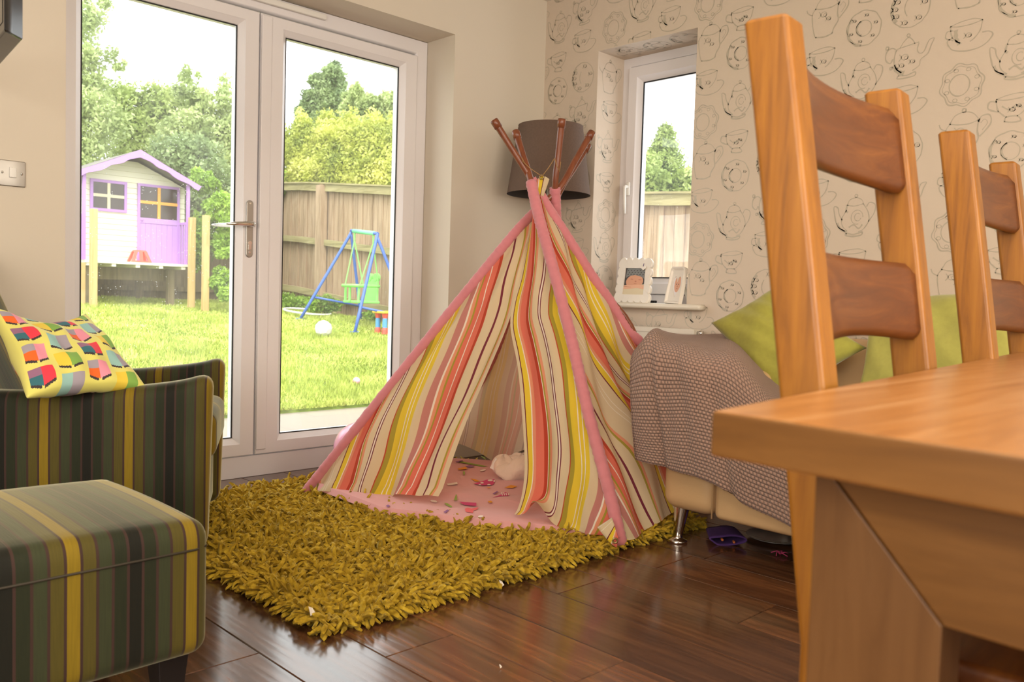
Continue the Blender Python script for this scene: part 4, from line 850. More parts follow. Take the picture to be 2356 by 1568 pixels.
# cushions on the sofa
def gp(px,py,x): return onx(px,py,x)
c1=pillow('cushion',gp(1636,742,-.55),gp(1790,655,-.42),gp(1995,800,-.42),gp(1790,935,-.62),.17,M['green'],None,n=40,edge=.42); setp(c1,'lime green cushion tilted on its corner, beside the mauve throw','cushion','green sofa cushions')
c2=pillow('cushion',gp(2000,684,-.33),gp(2352,668,-.33),gp(2352,880,-.43),gp(1972,905,-.50),.16,M['green2'],None,n=40,edge=.3); setp(c2,'pale green square back cushion behind the two wooden chairs','cushion','green sofa cushions')
q=[gp(1900,885,-.62),gp(2060,800,-.58),gp(2420,790,-.58),gp(2400,900,-.62),gp(1960,960,-.66)]
b=MB(); nx_=26; P=np.zeros((nx_,12,3)); 
for i in range(nx_):
    for j in range(12): 
        s,t_=i/(nx_-1),j/11; P[i,j]=(-.92+.55*t_,-1.80-.95*s,.446+.008*math.sin(i*.9+j*.7))
b.grid(P); sh=b.build('seat_throw',M['mauve'],smooth=True,solid=.006); setp(sh,'dark grey mauve cloth spread on the sofa seat under the green cushions','throw')
# things under the sofa
p=onz(1675,1255,0); b=MB(); 
P=[]
for t in np.linspace(0,2*PI,33):
    row=[]
    for s in np.linspace(0,1,8): row.append(((.052+.006*math.sin(3*t))*math.cos(t)*(1-.15*s)*1.15,.03+.13*s*1.0-.03,.018+(.016+.004*math.sin(2*t))*math.sin(t)))
    P.append(row)
b.grid(P); slp=b.build('felt_pouch',M['purple'],smooth=True,solid=.004); slp.location=p+np.array([.0,0,.0]); slp.rotation_euler=(0,0,math.radians(-48)); setp(slp,'small purple felt pouch with orange dots lying under the sofa','pouch')
for dx,dz in ((-.02,.032),(.02,.022)): b=MB(); b.rbox((dx,.005,dz*.62),(.004,.009,.004),.003,(2,2,2)); b.build('orange_trim',M['copper'],slp,smooth=True)
p=onz(1775,1252,0); b=MB(); b.lathe([(0,.006),(.06,.006),(.10,.012),(.105,.016),(.10,.014),(.06,.010),(0,.010)],(0,0,0),40); dsc=b.build('plate',M['greyplate'],smooth=True); dsc.location=p+np.array([.07,.02,.0]); setp(dsc,'grey glossy shallow disc on the floor under the sofa beside the pouch','plate')
b=MB(); p=onz(1795,1277,0); 
for k in range(5): b.tube(spline([(0,0,.004),(.012*math.cos(k*1.3),.012*math.sin(k*1.3),.012),(.03*math.cos(k*1.3+.6),.03*math.sin(k*1.3+.6),.005)],8),.0018,6)
rb=b.build('ribbon',M['magenta'],smooth=True); rb.location=p; setp(rb,'curly magenta ribbon on the dark floor in front of the grey disc','ribbon')
# ---------------- lamp ----------------
LX,LY=-.232,-.277; lamp=thing('floor_lamp','floor lamp with brown tapered drum shade in the corner behind the tent','lamp',(LX,LY,0))
zb,zt=dep(1262,447,4.27)[2],dep(1262,290,4.27)[2]
b=MB(); N_=64; b.lathe([(.211,zb),(.209,zb+.004),(.162,zt-.004),(.163,zt)],(0,0,0),N_); b.build('lamp_shade',M['shade'],lamp,smooth=True)
b=MB(); b.lathe([(.209,zb+.0005),(.160,zt-.0005)],(0,0,0),N_); b.build('shade_lining',M['shadein'],lamp,smooth=True)
b=MB(); b.lathe([(0,0),(.12,0),(.125,.008),(.12,.02),(.02,.03),(.011,.05),(.011,1.42),(.018,1.43),(.018,1.50),(0,1.50)],(0,0,0),28); b.build('stand',M['steel'],lamp,smooth=True)
b=MB(); b.lathe([(0,1.5),(.012,1.5),(.014,1.52),(.03,1.56),(.03,1.59),(.018,1.615),(0,1.62)],(0,0,0),20); b.build('bulb',M['white'],lamp,smooth=True)
b=MB(); 
for a in (0,2*PI/3,4*PI/3): b.tube([(0.018*math.cos(a),.018*math.sin(a),1.48),(.165*math.cos(a),.165*math.sin(a),zt-.01)],.002,6)
b.build('shade_carrier',M['steel'],lamp)
# ---------------- picture frames ----------------
def pframe(name,label,bl,br,tr,tl,prof_n,scal):
    pass
fr1=thing('picture_frame','white scalloped picture frame, photo of a sleeping baby in a grey knitted hat','picture frame',tuple(onx(1456,694,.02)))
o_=np.array(fr1.location)
def fpt(px,py,xb,lean=.22,z0=None):
    d=ray(px,py); # plane leaning back: x = xb + lean*(z-z0)
    t=(xb+lean*(CAM[2]-z0)-CAM[0])/(d[0]-lean*d[2]); return CAM+d*t
Z0=WZ0+.004; X0=.0
def mk_frame(th,BLp,BRp,TRp,TLp,xb,yaw,scallop,inner):
    P=[fpt(*q,xb,.2,Z0)-np.array(th.location) for q in (BLp,BRp,TRp,TLp)]
    return P
def q2(P,u,v): return (P[0]*(1-u)+P[1]*u)*(1-v)+(P[3]*(1-u)+P[2]*u)*v
P=mk_frame(fr1,(1416,693),(1492,695),(1500,598),(1430,597),-.005,0,1,0)
nr=np.cross(P[1]-P[0],P[3]-P[0]); nr/=np.linalg.norm(nr); 
if nr[0]>0: nr=-nr
# scalloped outline
def scal_outline(n=5,amp=.05,m=9):
    out=[]
    for e in range(4):
        for k in range(n):
            for s in np.linspace(0,1,m,endpoint=False):
                t=(k+s)/n; a=amp*abs(math.sin(PI*s))**.7
                out.append([(t,-a),(1+a,t),(1-t,1+a),(-a,1-t)][e])
    return out
OUT=scal_outline(); k=len(OUT); IN=[]
x0,x1,y0,y1=.20,.84,.17,.80
for (u,v) in OUT:
    du,dv=u-.5,v-.5; s=min(.5/max(abs(du),1e-6),.5/max(abs(dv),1e-6)); a,b__=.5+du*s,.5+dv*s; IN.append((x0+(x1-x0)*a,y0+(y1-y0)*b__))
b=MB(); V=[]; seqs=[(OUT,-.008,1.),(OUT,.004,1.),([(.5+(u-.5)*.95,.5+(v-.5)*.95) for u,v in OUT],.009,1),([(i[0]*.7+o[0]*.3,i[1]*.7+o[1]*.3) for i,o in zip(IN,OUT)],.007,1),(IN,.006,1),(IN,-.004,1)]
for sq,d,_ in seqs: V+=[q2(P,u,v)+nr*d for u,v in sq]
f=[(r*k+i,r*k+(i+1)%k,(r+1)*k+(i+1)%k,(r+1)*k+i) for r in range(len(seqs)-1) for i in range(k)]; b.add(V,f); b.add([q2(P,u,v)-nr*.008 for u,v in OUT],[tuple(range(k))]); b.build('frame',M['frame'],fr1,smooth=False)
def poly(b,P,pts,d,mi): q=[q2(P,u,v)+nr*d for u,v in pts]; b.add(q,[tuple(range(len(q)))],mi)
def Q(u,v): return (x0+(x1-x0)*u,y0+(y1-y0)*v)
ph=[M['photobg'],M['knit'],M['skin'],M['photodk'],flat('printed_pink_skin',(.80,.46,.30,1),.5),flat('printed_shaded_skin',(.50,.19,.11,1),.5)]
b=MB(); poly(b,P,[Q(0,0),Q(1,0),Q(1,1),Q(0,1)],.0,0); poly(b,P,[Q(0,.35),Q(1,.4),Q(1,1),Q(0,1)],.0003,3)
poly(b,P,[Q(*p) for p in ell(.5,.50,.42,.26,.08,24)],.0008,2); poly(b,P,[Q(.04,.62),Q(.2,.70),Q(.5,.74),Q(.8,.68),Q(1,.58),Q(1,1),Q(.08,1)],.0011,1)
for r_ in range(3):
    for q_ in range(6): poly(b,P,[Q(*p) for p in ell(.14+.15*q_+.05*(r_%2),.76+.075*r_,.035,.018,.3,7)],.0013,3)
poly(b,P,[Q(0,.18),Q(.3,.22),Q(.7,.25),Q(1,.2),Q(1,.37),Q(.7,.38),Q(.4,.36),Q(.1,.36),Q(0,.33)],.0014,4); poly(b,P,[Q(0,0),Q(1,0),Q(1,.2),Q(.6,.25),Q(.3,.21),Q(0,.2)],.0016,0)
poly(b,P,[Q(.28,.58),Q(.40,.565),Q(.44,.575),Q(.34,.60)],.0018,5); poly(b,P,[Q(.66,.56),Q(.80,.55),Q(.84,.57),Q(.72,.58)],.0018,5); poly(b,P,[Q(.50,.50),Q(.58,.47),Q(.60,.50),Q(.55,.53)],.0018,5); poly(b,P,[Q(.46,.43),Q(.62,.42),Q(.60,.405),Q(.50,.41)],.0018,5); poly(b,P,[Q(.0,.30),Q(.35,.275),Q(.36,.285),Q(.0,.315)],.0018,5)
b.build('photograph',ph,fr1,fixn=False)
b=MB(); hh_=[(.80+.10*math.sin(t)**3*.9,.80+.06*(13*math.cos(t)-5*math.cos(2*t)-2*math.cos(3*t)-math.cos(4*t))/16) for t in np.linspace(0,2*PI,24,endpoint=False)]; q=[q2(P,u,v)+nr*.011 for u,v in hh_]; b.prism(q,nr*.003); b.build('hanging_heart',M['frame'],fr1)
b=MB(); b.tube([q2(P,.80,.83)+nr*.015,q2(P,.81,.90)+nr*.014],.0016,6); b.build('heart_ribbon',M['purple'],fr1)
b=MB(); b.prism([q2(P,.4,.8)-nr*.008,q2(P,.6,.8)-nr*.008,np.array([.085,q2(P,.6,0)[1],Z0-o_[2]-.001]),np.array([.085,q2(P,.4,0)[1],Z0-o_[2]-.001])],(.002,0,0)); b.build('strut',M['photodk'],fr1)
fr2=thing('picture_frame','white picture frame with a heart cut-out over a baby face, right on the sill','picture frame',tuple(onx(1555,698,.03)))
P=[fpt(*q,.0,.30,Z0)-np.array(fr2.location) for q in ((1530,697),(1573,700),(1588,615),(1549,615))]
P=[np.array(p) for p in P]; P[1][0]-=.03; P[2][0]-=.03
nr=np.cross(P[1]-P[0],P[3]-P[0]); nr/=np.linalg.norm(nr); 
if nr[0]>0: nr=-nr
HT=[(.52+.30*math.sin(t)**3,.50+.33*(13*math.cos(t)-5*math.cos(2*t)-2*math.cos(3*t)-math.cos(4*t))/16) for t in np.linspace(0,2*PI,48,endpoint=False)]
SQ=[]
for (u,v) in HT:
    du,dv=u-.52,v-.5; s=min(.5/max(abs(du),1e-6),.5/max(abs(dv),1e-6)); SQ.append((.5+du*s,.5+dv*s))
b=MB(); V=[];k=48; seqs=[(SQ,-.012),(SQ,.010),([(.5+(u-.5)*.90,.5+(v-.5)*.92) for u,v in SQ],.010),([(.5+(u-.5)*.80,.5+(v-.5)*.84) for u,v in SQ],.0),(HT,.0),(HT,-.006)]
for sq,d in seqs: V+=[q2(P,u,v)+nr*d for u,v in sq]
b.add(V,[(r*k+i,r*k+(i+1)%k,(r+1)*k+(i+1)%k,(r+1)*k+i) for r in range(len(seqs)-1) for i in range(k)]); b.add([q2(P,u,v)-nr*.012 for u,v in SQ],[tuple(range(k))]); b.build('frame',M['frame'],fr2)
b=MB(); poly(b,P,[(.2,.14),(.84,.14),(.84,.86),(.2,.86)],-.004,0); poly(b,P,ell(.54,.56,.21,.24,0,22),-.0036,1)
for e in ((.47,.54,.03,.012),(.62,.54,.03,.012)): poly(b,P,ell(*e,0,8),-.0032,2)
poly(b,P,ell(.55,.42,.05,.012,0,8),-.0032,3); poly(b,P,ell(.55,.48,.025,.02,0,8),-.0032,3)
b.build('photograph',[flat('printed_white_cloth',(.80,.76,.76,1),.5),flat('printed_baby_face',(.74,.40,.27,1),.5),M['photodk'],ph[5]],fr2,fixn=False)
b=MB(); zz=Z0-fr2.location[2]-.001; b.prism([q2(P,.4,.8)-nr*.012,q2(P,.6,.8)-nr*.012,np.array([.10,q2(P,.6,0)[1],zz]),np.array([.10,q2(P,.4,0)[1],zz])],(.002,0,0)); b.build('strut',M['frame'],fr2)
p=onx(1504,692,.08); b=MB(); b.rbox((0,0,.006),(.012,.012,.006),.003,(2,2,2)); ob=b.build('small_box',M['dark'],smooth=True); ob.location=(p[0],p[1],WZ0+.004); setp(ob,'tiny dark box on the sill between the two picture frames','box')
# ---------------- dining table ----------------
ZT=.745; th=.036
P0=onz(1637,944,ZT); d1=onz(2356,807,ZT)-P0; d1/=np.linalg.norm(d1); d2=onz(2356,1050,ZT)-P0; d2/=np.linalg.norm(d2)
TL_,TW_=1.55,.86
tb=thing('dining_table','solid honey oak dining table with a thick top, close at the lower right','table',tuple([P0[0],P0[1],0]))
o2=np.array([0,0,0.]); e1,e2=d1,d2
def tq(a,b_,z): p=e1*a+e2*b_; return (p[0],p[1],z)
zb_=onz(1637,1052,.7); 
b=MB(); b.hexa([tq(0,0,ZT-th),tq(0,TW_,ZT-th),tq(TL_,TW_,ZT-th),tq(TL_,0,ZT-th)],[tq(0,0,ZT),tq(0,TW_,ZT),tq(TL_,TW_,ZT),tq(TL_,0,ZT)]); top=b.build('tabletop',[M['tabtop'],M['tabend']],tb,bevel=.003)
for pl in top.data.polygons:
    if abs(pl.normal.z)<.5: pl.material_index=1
IX=.085; LO,LI=.06,.165; RB=.600
def endframe(a):
    zt_=ZT-th-.001; 
    for side in (0,1):
        s=(lambda q:q) if side==0 else (lambda q:TW_-q)
        o,i=s(LO),s(LI)
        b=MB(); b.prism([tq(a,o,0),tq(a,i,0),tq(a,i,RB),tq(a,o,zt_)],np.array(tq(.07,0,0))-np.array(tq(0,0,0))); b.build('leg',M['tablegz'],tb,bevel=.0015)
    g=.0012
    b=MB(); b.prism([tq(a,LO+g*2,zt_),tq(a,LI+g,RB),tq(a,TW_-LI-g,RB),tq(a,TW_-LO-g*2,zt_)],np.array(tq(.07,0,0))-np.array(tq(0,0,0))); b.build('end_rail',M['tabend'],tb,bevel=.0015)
endframe(IX); endframe(TL_-IX-.07)
for q in (LO+.012,TW_-LO-.034):
    b=MB(); b.prism([tq(IX+.07,q,ZT-th-.001),tq(TL_-IX-.07,q,ZT-th-.001),tq(TL_-IX-.07,q,.63),tq(IX+.07,q,.63)],np.array(tq(0,.022,0))); b.build('side_rail',M['tabend'],tb,bevel=.001)
# ---------------- dining chairs ----------------
def chair(name,label):
    t=thing(name,label,'chair',(0,0,0),0,'oak chairs at the table')
    H=1.158; W=.455; 
    # local: +y is behind the sitter; x across; origin between the rear legs on the floor
    def rk(z): return 0 if z<.45 else (z-.45)*.130+ (z-.45)**2*.02
    for s in (-1,1):
        x=s*(W/2-.0225); b=MB(); zs=[0,.2,.45,.6,.75,.9,1.05,H-.006,H]; V=[]
        for z in zs:
            y=rk(z); hw=.0235 if z<H else .020; hd=.027 if z<H else .0235; V+=[(x-hw,y-hd,z),(x+hw,y-hd,z),(x+hw,y+hd,z),(x-hw,y+hd,z)]
        f=[(i*4+j,i*4+(j+1)%4,(i+1)*4+(j+1)%4,(i+1)*4+j) for i in range(len(zs)-1) for j in range(4)]+[(3,2,1,0),tuple((len(zs)-1)*4+j for j in range(4))]
        b.add(V,f); b.build('back_leg',M['oakz'],t,bevel=.007)
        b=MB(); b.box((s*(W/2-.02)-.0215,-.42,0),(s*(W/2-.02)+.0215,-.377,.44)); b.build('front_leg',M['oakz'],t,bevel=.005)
    for z0,z1 in ((.575,.685),(.782,.896),(.996,1.124)):
        b=MB(); n=16; P=[]; hw=W/2-.036
        F1=[];
        for k in range(n+1):
            x=-hw+2*hw*k/n; cv=.030*(1-(x/hw)**2); rows=[]
            arch=.010*(1-(x/hw)**2)
            zz=[z0+arch,z0+arch+.012,(z0+z1)/2,z1-.010,z1]
            er=.014*max(0,(abs(x)-hw*.86)/(hw*.14))**2; zz=[zz[0]+er,zz[1]+er*.6,zz[2],zz[3]-er*.6,zz[4]-er]; fr_=[(rk(z_)-.023+cv+(.005 if i in (0,4) else 0),z_) for i,z_ in enumerate(zz)]; bk_=[(rk(z_)-.003+cv-(.005 if i in (0,4) else 0),z_) for i,z_ in enumerate(zz)][::-1]
            P.append([(x,y_,z_) for y_,z_ in fr_+bk_])
        P=np.array(P); m=P.shape[1]; V=P.reshape(-1,3); f=[(k*m+j,k*m+(j+1)%m,(k+1)*m+(j+1)%m,(k+1)*m+j) for k in range(n) for j in range(m)]+[tuple(range(m))[::-1],tuple(n*m+j for j in range(m))]
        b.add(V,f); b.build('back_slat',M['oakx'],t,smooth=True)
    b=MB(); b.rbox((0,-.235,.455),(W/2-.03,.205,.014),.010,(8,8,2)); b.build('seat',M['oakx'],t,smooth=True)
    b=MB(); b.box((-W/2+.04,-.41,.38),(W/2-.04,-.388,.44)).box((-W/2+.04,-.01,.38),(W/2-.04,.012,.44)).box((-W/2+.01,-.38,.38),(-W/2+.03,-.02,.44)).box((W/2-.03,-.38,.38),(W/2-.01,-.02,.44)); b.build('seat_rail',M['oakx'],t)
    for s in (-1,1): b=MB(); b.box((s*(W/2-.02)-.01,-.38,.16),(s*(W/2-.02)+.01,-.02,.19)); b.build('stretcher',M['oakz'],t,bevel=.003)
    return t
c1_=chair('dining_chair','oak ladder-back dining chair nearest the camera, tallest in view, tucked behind the table corner')
nearp=dep(1767,500,.955); farp=dep(2076,500,1.32); v_=farp-nearp; v_[2]=0; a_=math.atan2(v_[1],v_[0]); L=np.linalg.norm(v_); print('CHAIR W',L,'ang',math.degrees(a_),nearp,farp)
mc=(nearp+farp)/2; back=np.array([-math.sin(a_),math.cos(a_),0])
c1_.location=tuple(np.array([mc[0],mc[1],0])-back*.080); c1_.rotation_euler=(0,0,a_)
c2_=copy_tree(c1_); c2_['label']='oak ladder-back dining chair further right, half cut off by the picture edge'
n2=dep(2203,560,1.54); n2b=n2+np.array([math.cos(a_),math.sin(a_),0])*L/2; c2_.location=tuple(np.array([n2b[0],n2b[1],0])-back*.080)
# ---------------- garden ----------------
def H(px,py,y): p=ony(px,py,y); return np.array(p)
def fence_boards(p0,p1,bot,top,wd,mat,parent,gap=.004,name='boards'):
    p0=np.array(p0);p1=np.array(p1);L=np.linalg.norm(p1-p0);d=(p1-p0)/L;n=np.array([-d[1],d[0]]); b=MB(); s=0;i=0
    while s<L-.02:
        e=min(s+wd,L); q0=p0+d*(s+gap);q1=p0+d*e; o=.006*(i%2)+random.uniform(0,.004); j=random.uniform(-.008,.008)
        f0,f1=s/L,e/L; zb0,zb1=bot(f0),bot(f1); zt0,zt1=top(f0)+j,top(f1)+j
        a=[(*(q0+n*o),zb0),(*(q1+n*(o-.008)),zb1),(*(q1+n*(o+.012)),zb1),(*(q0+n*(o+.018)),zb0)]; t_=[(*(q0+n*o),zt0),(*(q1+n*(o-.008)),zt1),(*(q1+n*(o+.012)),zt1),(*(q0+n*(o+.018)),zt0)]
        b.hexa(a,t_); s=e; i+=1
    return b.build(name,mat,parent)
# side fence (parallel to the papered wall)
FX=3.1
sf=thing('side_fence','weathered wooden board fence with mossy rails along the right side of the garden','fence')
ya,yb=-.2,9.35
stp=np.interp
ztop=lambda y:np.interp(y,[-.5,1.3,3.4,5.5,7.6,9],[1.72,1.80,1.96,2.16,2.36,2.45]); zbot=lambda y:np.interp(y,[-.5,1.3,3.5,5.5,8.1,9],[-.12,.0,.16,.40,.66,.7])
fence_boards((FX,yb),(FX,ya),lambda f:zbot(yb+(ya-yb)*f)-.02,lambda f:ztop(yb+(ya-yb)*f)-.03,.115,M['fence'],sf)
b=MB(); 
def raily(fz,h,name,dx=.045):
    b=MB(); n=12
    for k in range(n):
        y0,y1=yb+(ya-yb)*k/n,yb+(ya-yb)*(k+1)/n; z0,z1=fz(y0),fz(y1)
        b.hexa([(FX-.02-dx,y0,z0-h),(FX-.02,y0,z0-h),(FX-.02,y1,z1-h),(FX-.02-dx,y1,z1-h)],[(FX-.02-dx,y0,z0),(FX-.02,y0,z0),(FX-.02,y1,z1),(FX-.02-dx,y1,z1)])
    b.build(name,M['rail'],sf)
raily(lambda y:ztop(y)-.01,.10,'rail'); raily(lambda y:zbot(y)+(ztop(y)-zbot(y))*.56,.085,'rail'); raily(lambda y:zbot(y)+.25,.085,'rail')
b=MB(); n=10
for k in range(n):
    y0,y1=yb+(ya-yb)*k/n,yb+(ya-yb)*(k+1)/n; b.hexa([(FX-.09,y0,ztop(y0)-.012),(FX+.04,y0,ztop(y0)-.012),(FX+.04,y1,ztop(y1)-.012),(FX-.09,y1,ztop(y1)-.012)],[(FX-.09,y0,ztop(y0)+.008),(FX+.04,y0,ztop(y0)+.008),(FX+.04,y1,ztop(y1)+.008),(FX-.09,y1,ztop(y1)+.008)])
b.build('capping',M['rail'],sf)
py_=onx(748,560,FX)[1]
for y in (py_,py_-2.35,py_-4.7,py_+1.85): 
    b=MB(); b.box((FX-.12,y-.07,zbot(y)-.1),(FX-.02,y+.07,ztop(y)-.03)); b.build('post',M['fence'],sf)
rf=thing('rear_fence','dark old board fence at the back of the garden behind the playhouse','fence')
fence_boards((-7,9.35),(3.1,9.35),lambda f:.5,lambda f:2.3,.11,M['fencedk'],rf); b=MB(); 
for z in (.75,1.45,2.15): b.box((-7,9.29,z),(3.05,9.34,z+.07))
b.build('rails',M['fencedk'],rf)
# playhouse
yd,yw=7.45,7.75
ph_=thing('playhouse','small cream playhouse with lilac door and scalloped lilac gable, on stilts','playhouse')
dz=H(300,602,yd)[2]; xr=H(432,604,yd)[0]; pk=H(324,345,yd-.05); xl=2*pk[0]-xr
b=MB(); b.box((xl,yd,dz-.03),(xr,yw+1.2,dz)); b.build('deck',M['cream'],ph_)
b=MB(); 
for k in range(5): x=xl+.05+(xr-xl-.1)*k/4; b.box((x-.025,yd+.01,dz-.065),(x+.025,yw+1.2,dz-.03))
b.build('joists',M['cream'],ph_)
wxr=H(424,520,yw)[0]; wxl=2*pk[0]-wxr; ez=H(430,425,yw)[2]-.05; pz=pk[2]-.06
b=MB(); n=0; z=dz
bh=.066
slope=(pz-ez)/(wxr-pk[0])
while z<pz:
    z1=min(z+bh,pz); lim=lambda q:(wxr if q<=ez else wxr-(q-ez)/slope)
    x0a,x1a=2*pk[0]-lim(z),lim(z); x0b,x1b=2*pk[0]-lim(z1),lim(z1)
    if x1b-x0b>.01: b.hexa([(x0a,yw-.010,z),(x1a,yw-.010,z),(x1a,yw+.02,z),(x0a,yw+.02,z)],[(x0b,yw,z1-.002),(x1b,yw,z1-.002),(x1b,yw+.02,z1),(x0b,yw+.02,z1)])
    z=z1
b.box((wxl,yw+.02,dz),(wxl+.02,yw+1.2,ez)).box((wxr-.02,yw+.02,dz),(wxr,yw+1.2,ez)).box((wxl,yw+1.18,dz),(wxr,yw+1.2,ez)); b.build('wall',M['cream'],ph_)
top=[(324,344),(345,357),(380,379),(420,403),(464,429)]; bot=[(328.6,362),(349,373),(364,385),(387,395),(400,406),(413,414),(436,424),(447,433),(457,438.5)]
T_=[H(*q,yd-.05) for q in top]; B_=[H(*q,yd-.05) for q in bot]
def mirror(q): return np.array([2*pk[0]-q[0],q[1],q[2]])
for mir in (0,1):
    Tn=spline(T_,20);Bn=spline([np.array([pk[0],yd-.05,H(326,362,yd-.05)[2]])]+B_[1:],20)
    if mir: Tn=np.array([mirror(q) for q in Tn]);Bn=np.array([mirror(q) for q in Bn])
    b=MB(); P=np.stack([Tn,Bn,Bn+[0,.02,0],Tn+[0,.02,0],Tn],1); b.grid(P); b.add([Tn[-1],Bn[-1],Bn[-1]+[0,.02,0],Tn[-1]+[0,.02,0]],[(0,1,2,3)]); b.build('bargeboard',M['lilac'],ph_)
    e=Tn[-1]; a=Tn[0]; b=MB(); b.hexa([a+[0,.02,-.02],e+[0,.02,-.02],e+[0,1.7,-.02],a+[0,1.7,-.02]],[a+[0,.0,0],e+[0,.0,0],e+[0,1.7,0],a+[0,1.7,0]]); b.build('roof_slope',M['felt'],ph_)
def rectf(name,x0,x1,z0,z1,y,wf,mf,bars,mb,parent):
    b=MB(); ring(b,(x0,x1,z0,z1),[(0,-.02),(wf,-.02),(wf,.0),(0,.0)],lambda a,z,d:(a,y+d,z)); f=b.build(name,mf,parent)
    return f
a=H(207,410,yw-.01); c=H(291,490,yw-.01); wf=rectf('window',a[0],c[0],c[2],a[2],yw-.01,.033,M['lilac'],1,None,ph_)
b=MB(); b.box((a[0]+.03,yw-.016,c[2]+.03),(c[0]-.03,yw-.012,a[2]-.03)); b.build('window_pane',M['playglass'],wf)
b=MB(); xm=(a[0]+c[0])/2; zm_=(a[2]+c[2])/2; b.box((xm-.018,yw-.026,c[2]+.03),(xm+.018,yw-.016,a[2]-.03)).box((a[0]+.03,yw-.027,zm_-.018),(c[0]-.03,yw-.0165,zm_+.018)); b.build('glazing_bars',M['creambar'],wf)
a=H(316,421,yw-.01); c=H(411,600,yw-.01); c[2]=dz+.005; dr=rectf('door',a[0],c[0],c[2],a[2],yw-.01,.032,M['lilac'],1,None,ph_)
zmid=H(360,507,yw)[2]; b=MB(); x=a[0]+.032
while x<c[0]-.033: b.box((x+.002,yw-.022,c[2]+.03),(min(x+.068,c[0]-.032),yw-.012,zmid-.045)); x+=.068
b.box((a[0]+.032,yw-.03,zmid-.045),(c[0]-.032,yw-.012,zmid+.02)); b.build('door_panel',M['lilac2'],dr)
b=MB(); b.box((a[0]+.03,yw-.018,zmid+.02),(c[0]-.03,yw-.014,a[2]-.03)); b.build('window_pane',M['playglass'],dr)
b=MB(); xm=(a[0]+c[0])/2; zq=(zmid+.02+a[2]-.03)/2; b.box((xm-.018,yw-.03,zmid+.02),(xm+.018,yw-.018,a[2]-.03)).box((a[0]+.03,yw-.031,zq-.018),(c[0]-.03,yw-.0185,zq+.018)); b.build('glazing_bars',M['orange'],dr)
b=MB(); b.rbox((a[0]+.05,yw-.035,zmid-.01),(.012,.012,.012),.006,(2,2,2)); b.build('door_knob',M['lilac'],dr,smooth=True)
for xx in (H(434,500,yd)[0],2*pk[0]-H(434,500,yd)[0]):
    b=MB(); b.box((xx-.018,yd+.005,dz),(xx+.018,yd+.04,H(434,424,yd)[2])); b.build('porch_post',M['lilac'],ph_)
    b=MB(); s=1 if xx>pk[0] else -1; zr=H(430,513,yd)[2]; b.box((xx-.012,yd+.03,zr-.015),(xx+.012,yw,zr+.015)); 
    for yy in (yd+.09,yd+.17,yd+.25): b.box((xx-.01,yy-.012,dz),(xx+.01,yy+.012,zr-.015))
    b.build('porch_rail',M['lilac'],ph_)
for x,y in ((xl+.08,yd+.15),(xr-.12,yd+.25),(xl+.08,yw+1.),(xr-.12,yw+1.)):
    b=MB(); b.box((x-.04,y-.04,zl(y)-.1),(x+.04,y+.04,dz-.065)); b.build('stilt',M['fencedk'],ph_)
b=MB(); b.box((xl,yw+.1,dz-.22),(xr,yw+.14,dz-.065)); b.build('support_beam',M['fencedk'],ph_)
# red stool on the deck
st0=H(321,601,yd+.1); rs=thing('step_stool','small red plastic step stool on the cream deck of the playhouse','stool',(st0[0],yd+.11,dz+.001)); s_=.092
b=MB(); b.hexa([(-.07,-.06,.13),(.07,-.06,.13),(.07,.06,.13),(-.07,.06,.13)],[(-.062,-.055,.15),(.062,-.055,.15),(.062,.055,.15),(-.062,.055,.15)]); b.build('top',M['red'],rs)
for sx in (-1,1):
    for sy in (-1,1): b=MB(); b.hexa([(sx*.105-.018,sy*.075-.015,0),(sx*.105+.018,sy*.075-.015,0),(sx*.105+.018,sy*.075+.015,0),(sx*.105-.018,sy*.075+.015,0)],[(sx*.055-.018,sy*.045-.015,.135),(sx*.055+.018,sy*.045-.015,.135),(sx*.055+.018,sy*.045+.015,.135),(sx*.055-.018,sy*.045+.015,.135)]); b.build('leg',M['red'],rs)
b=MB(); b.hexa([(-.02,-.08,0),(.02,-.08,0),(.02,-.07,0),(-.02,-.07,0)],[(-.02,-.06,.135),(.02,-.06,.135),(.02,-.05,.135),(-.02,-.05,.135)]).box((-.105,-.085,0),(.105,-.07,.02)); b.build('front_rib',M['red'],rs)
# timber posts
for (px,pt_,lab,y) in ((215,480,'pale timber post in front of the playhouse window, its top free',7.25),(441,500,'pale timber post just right of the playhouse deck, left of its taller neighbour',7.3),(473,495,'pale timber post standing alone furthest right of the playhouse',7.0),(187,604,'short pale timber post under the left edge of the playhouse deck',7.42)):
    p=H(px,(pt_+705)/2,y); zt_=H(px,pt_,y)[2]; b=MB(); wv=.036; b.box((p[0]-wv,y-wv,zl(y)-.1),(p[0]+wv,y+wv,zt_)); o=b.build('timber_post',M['post'],bevel=.004); setp(o,lab,'post','timber posts by the playhouse')
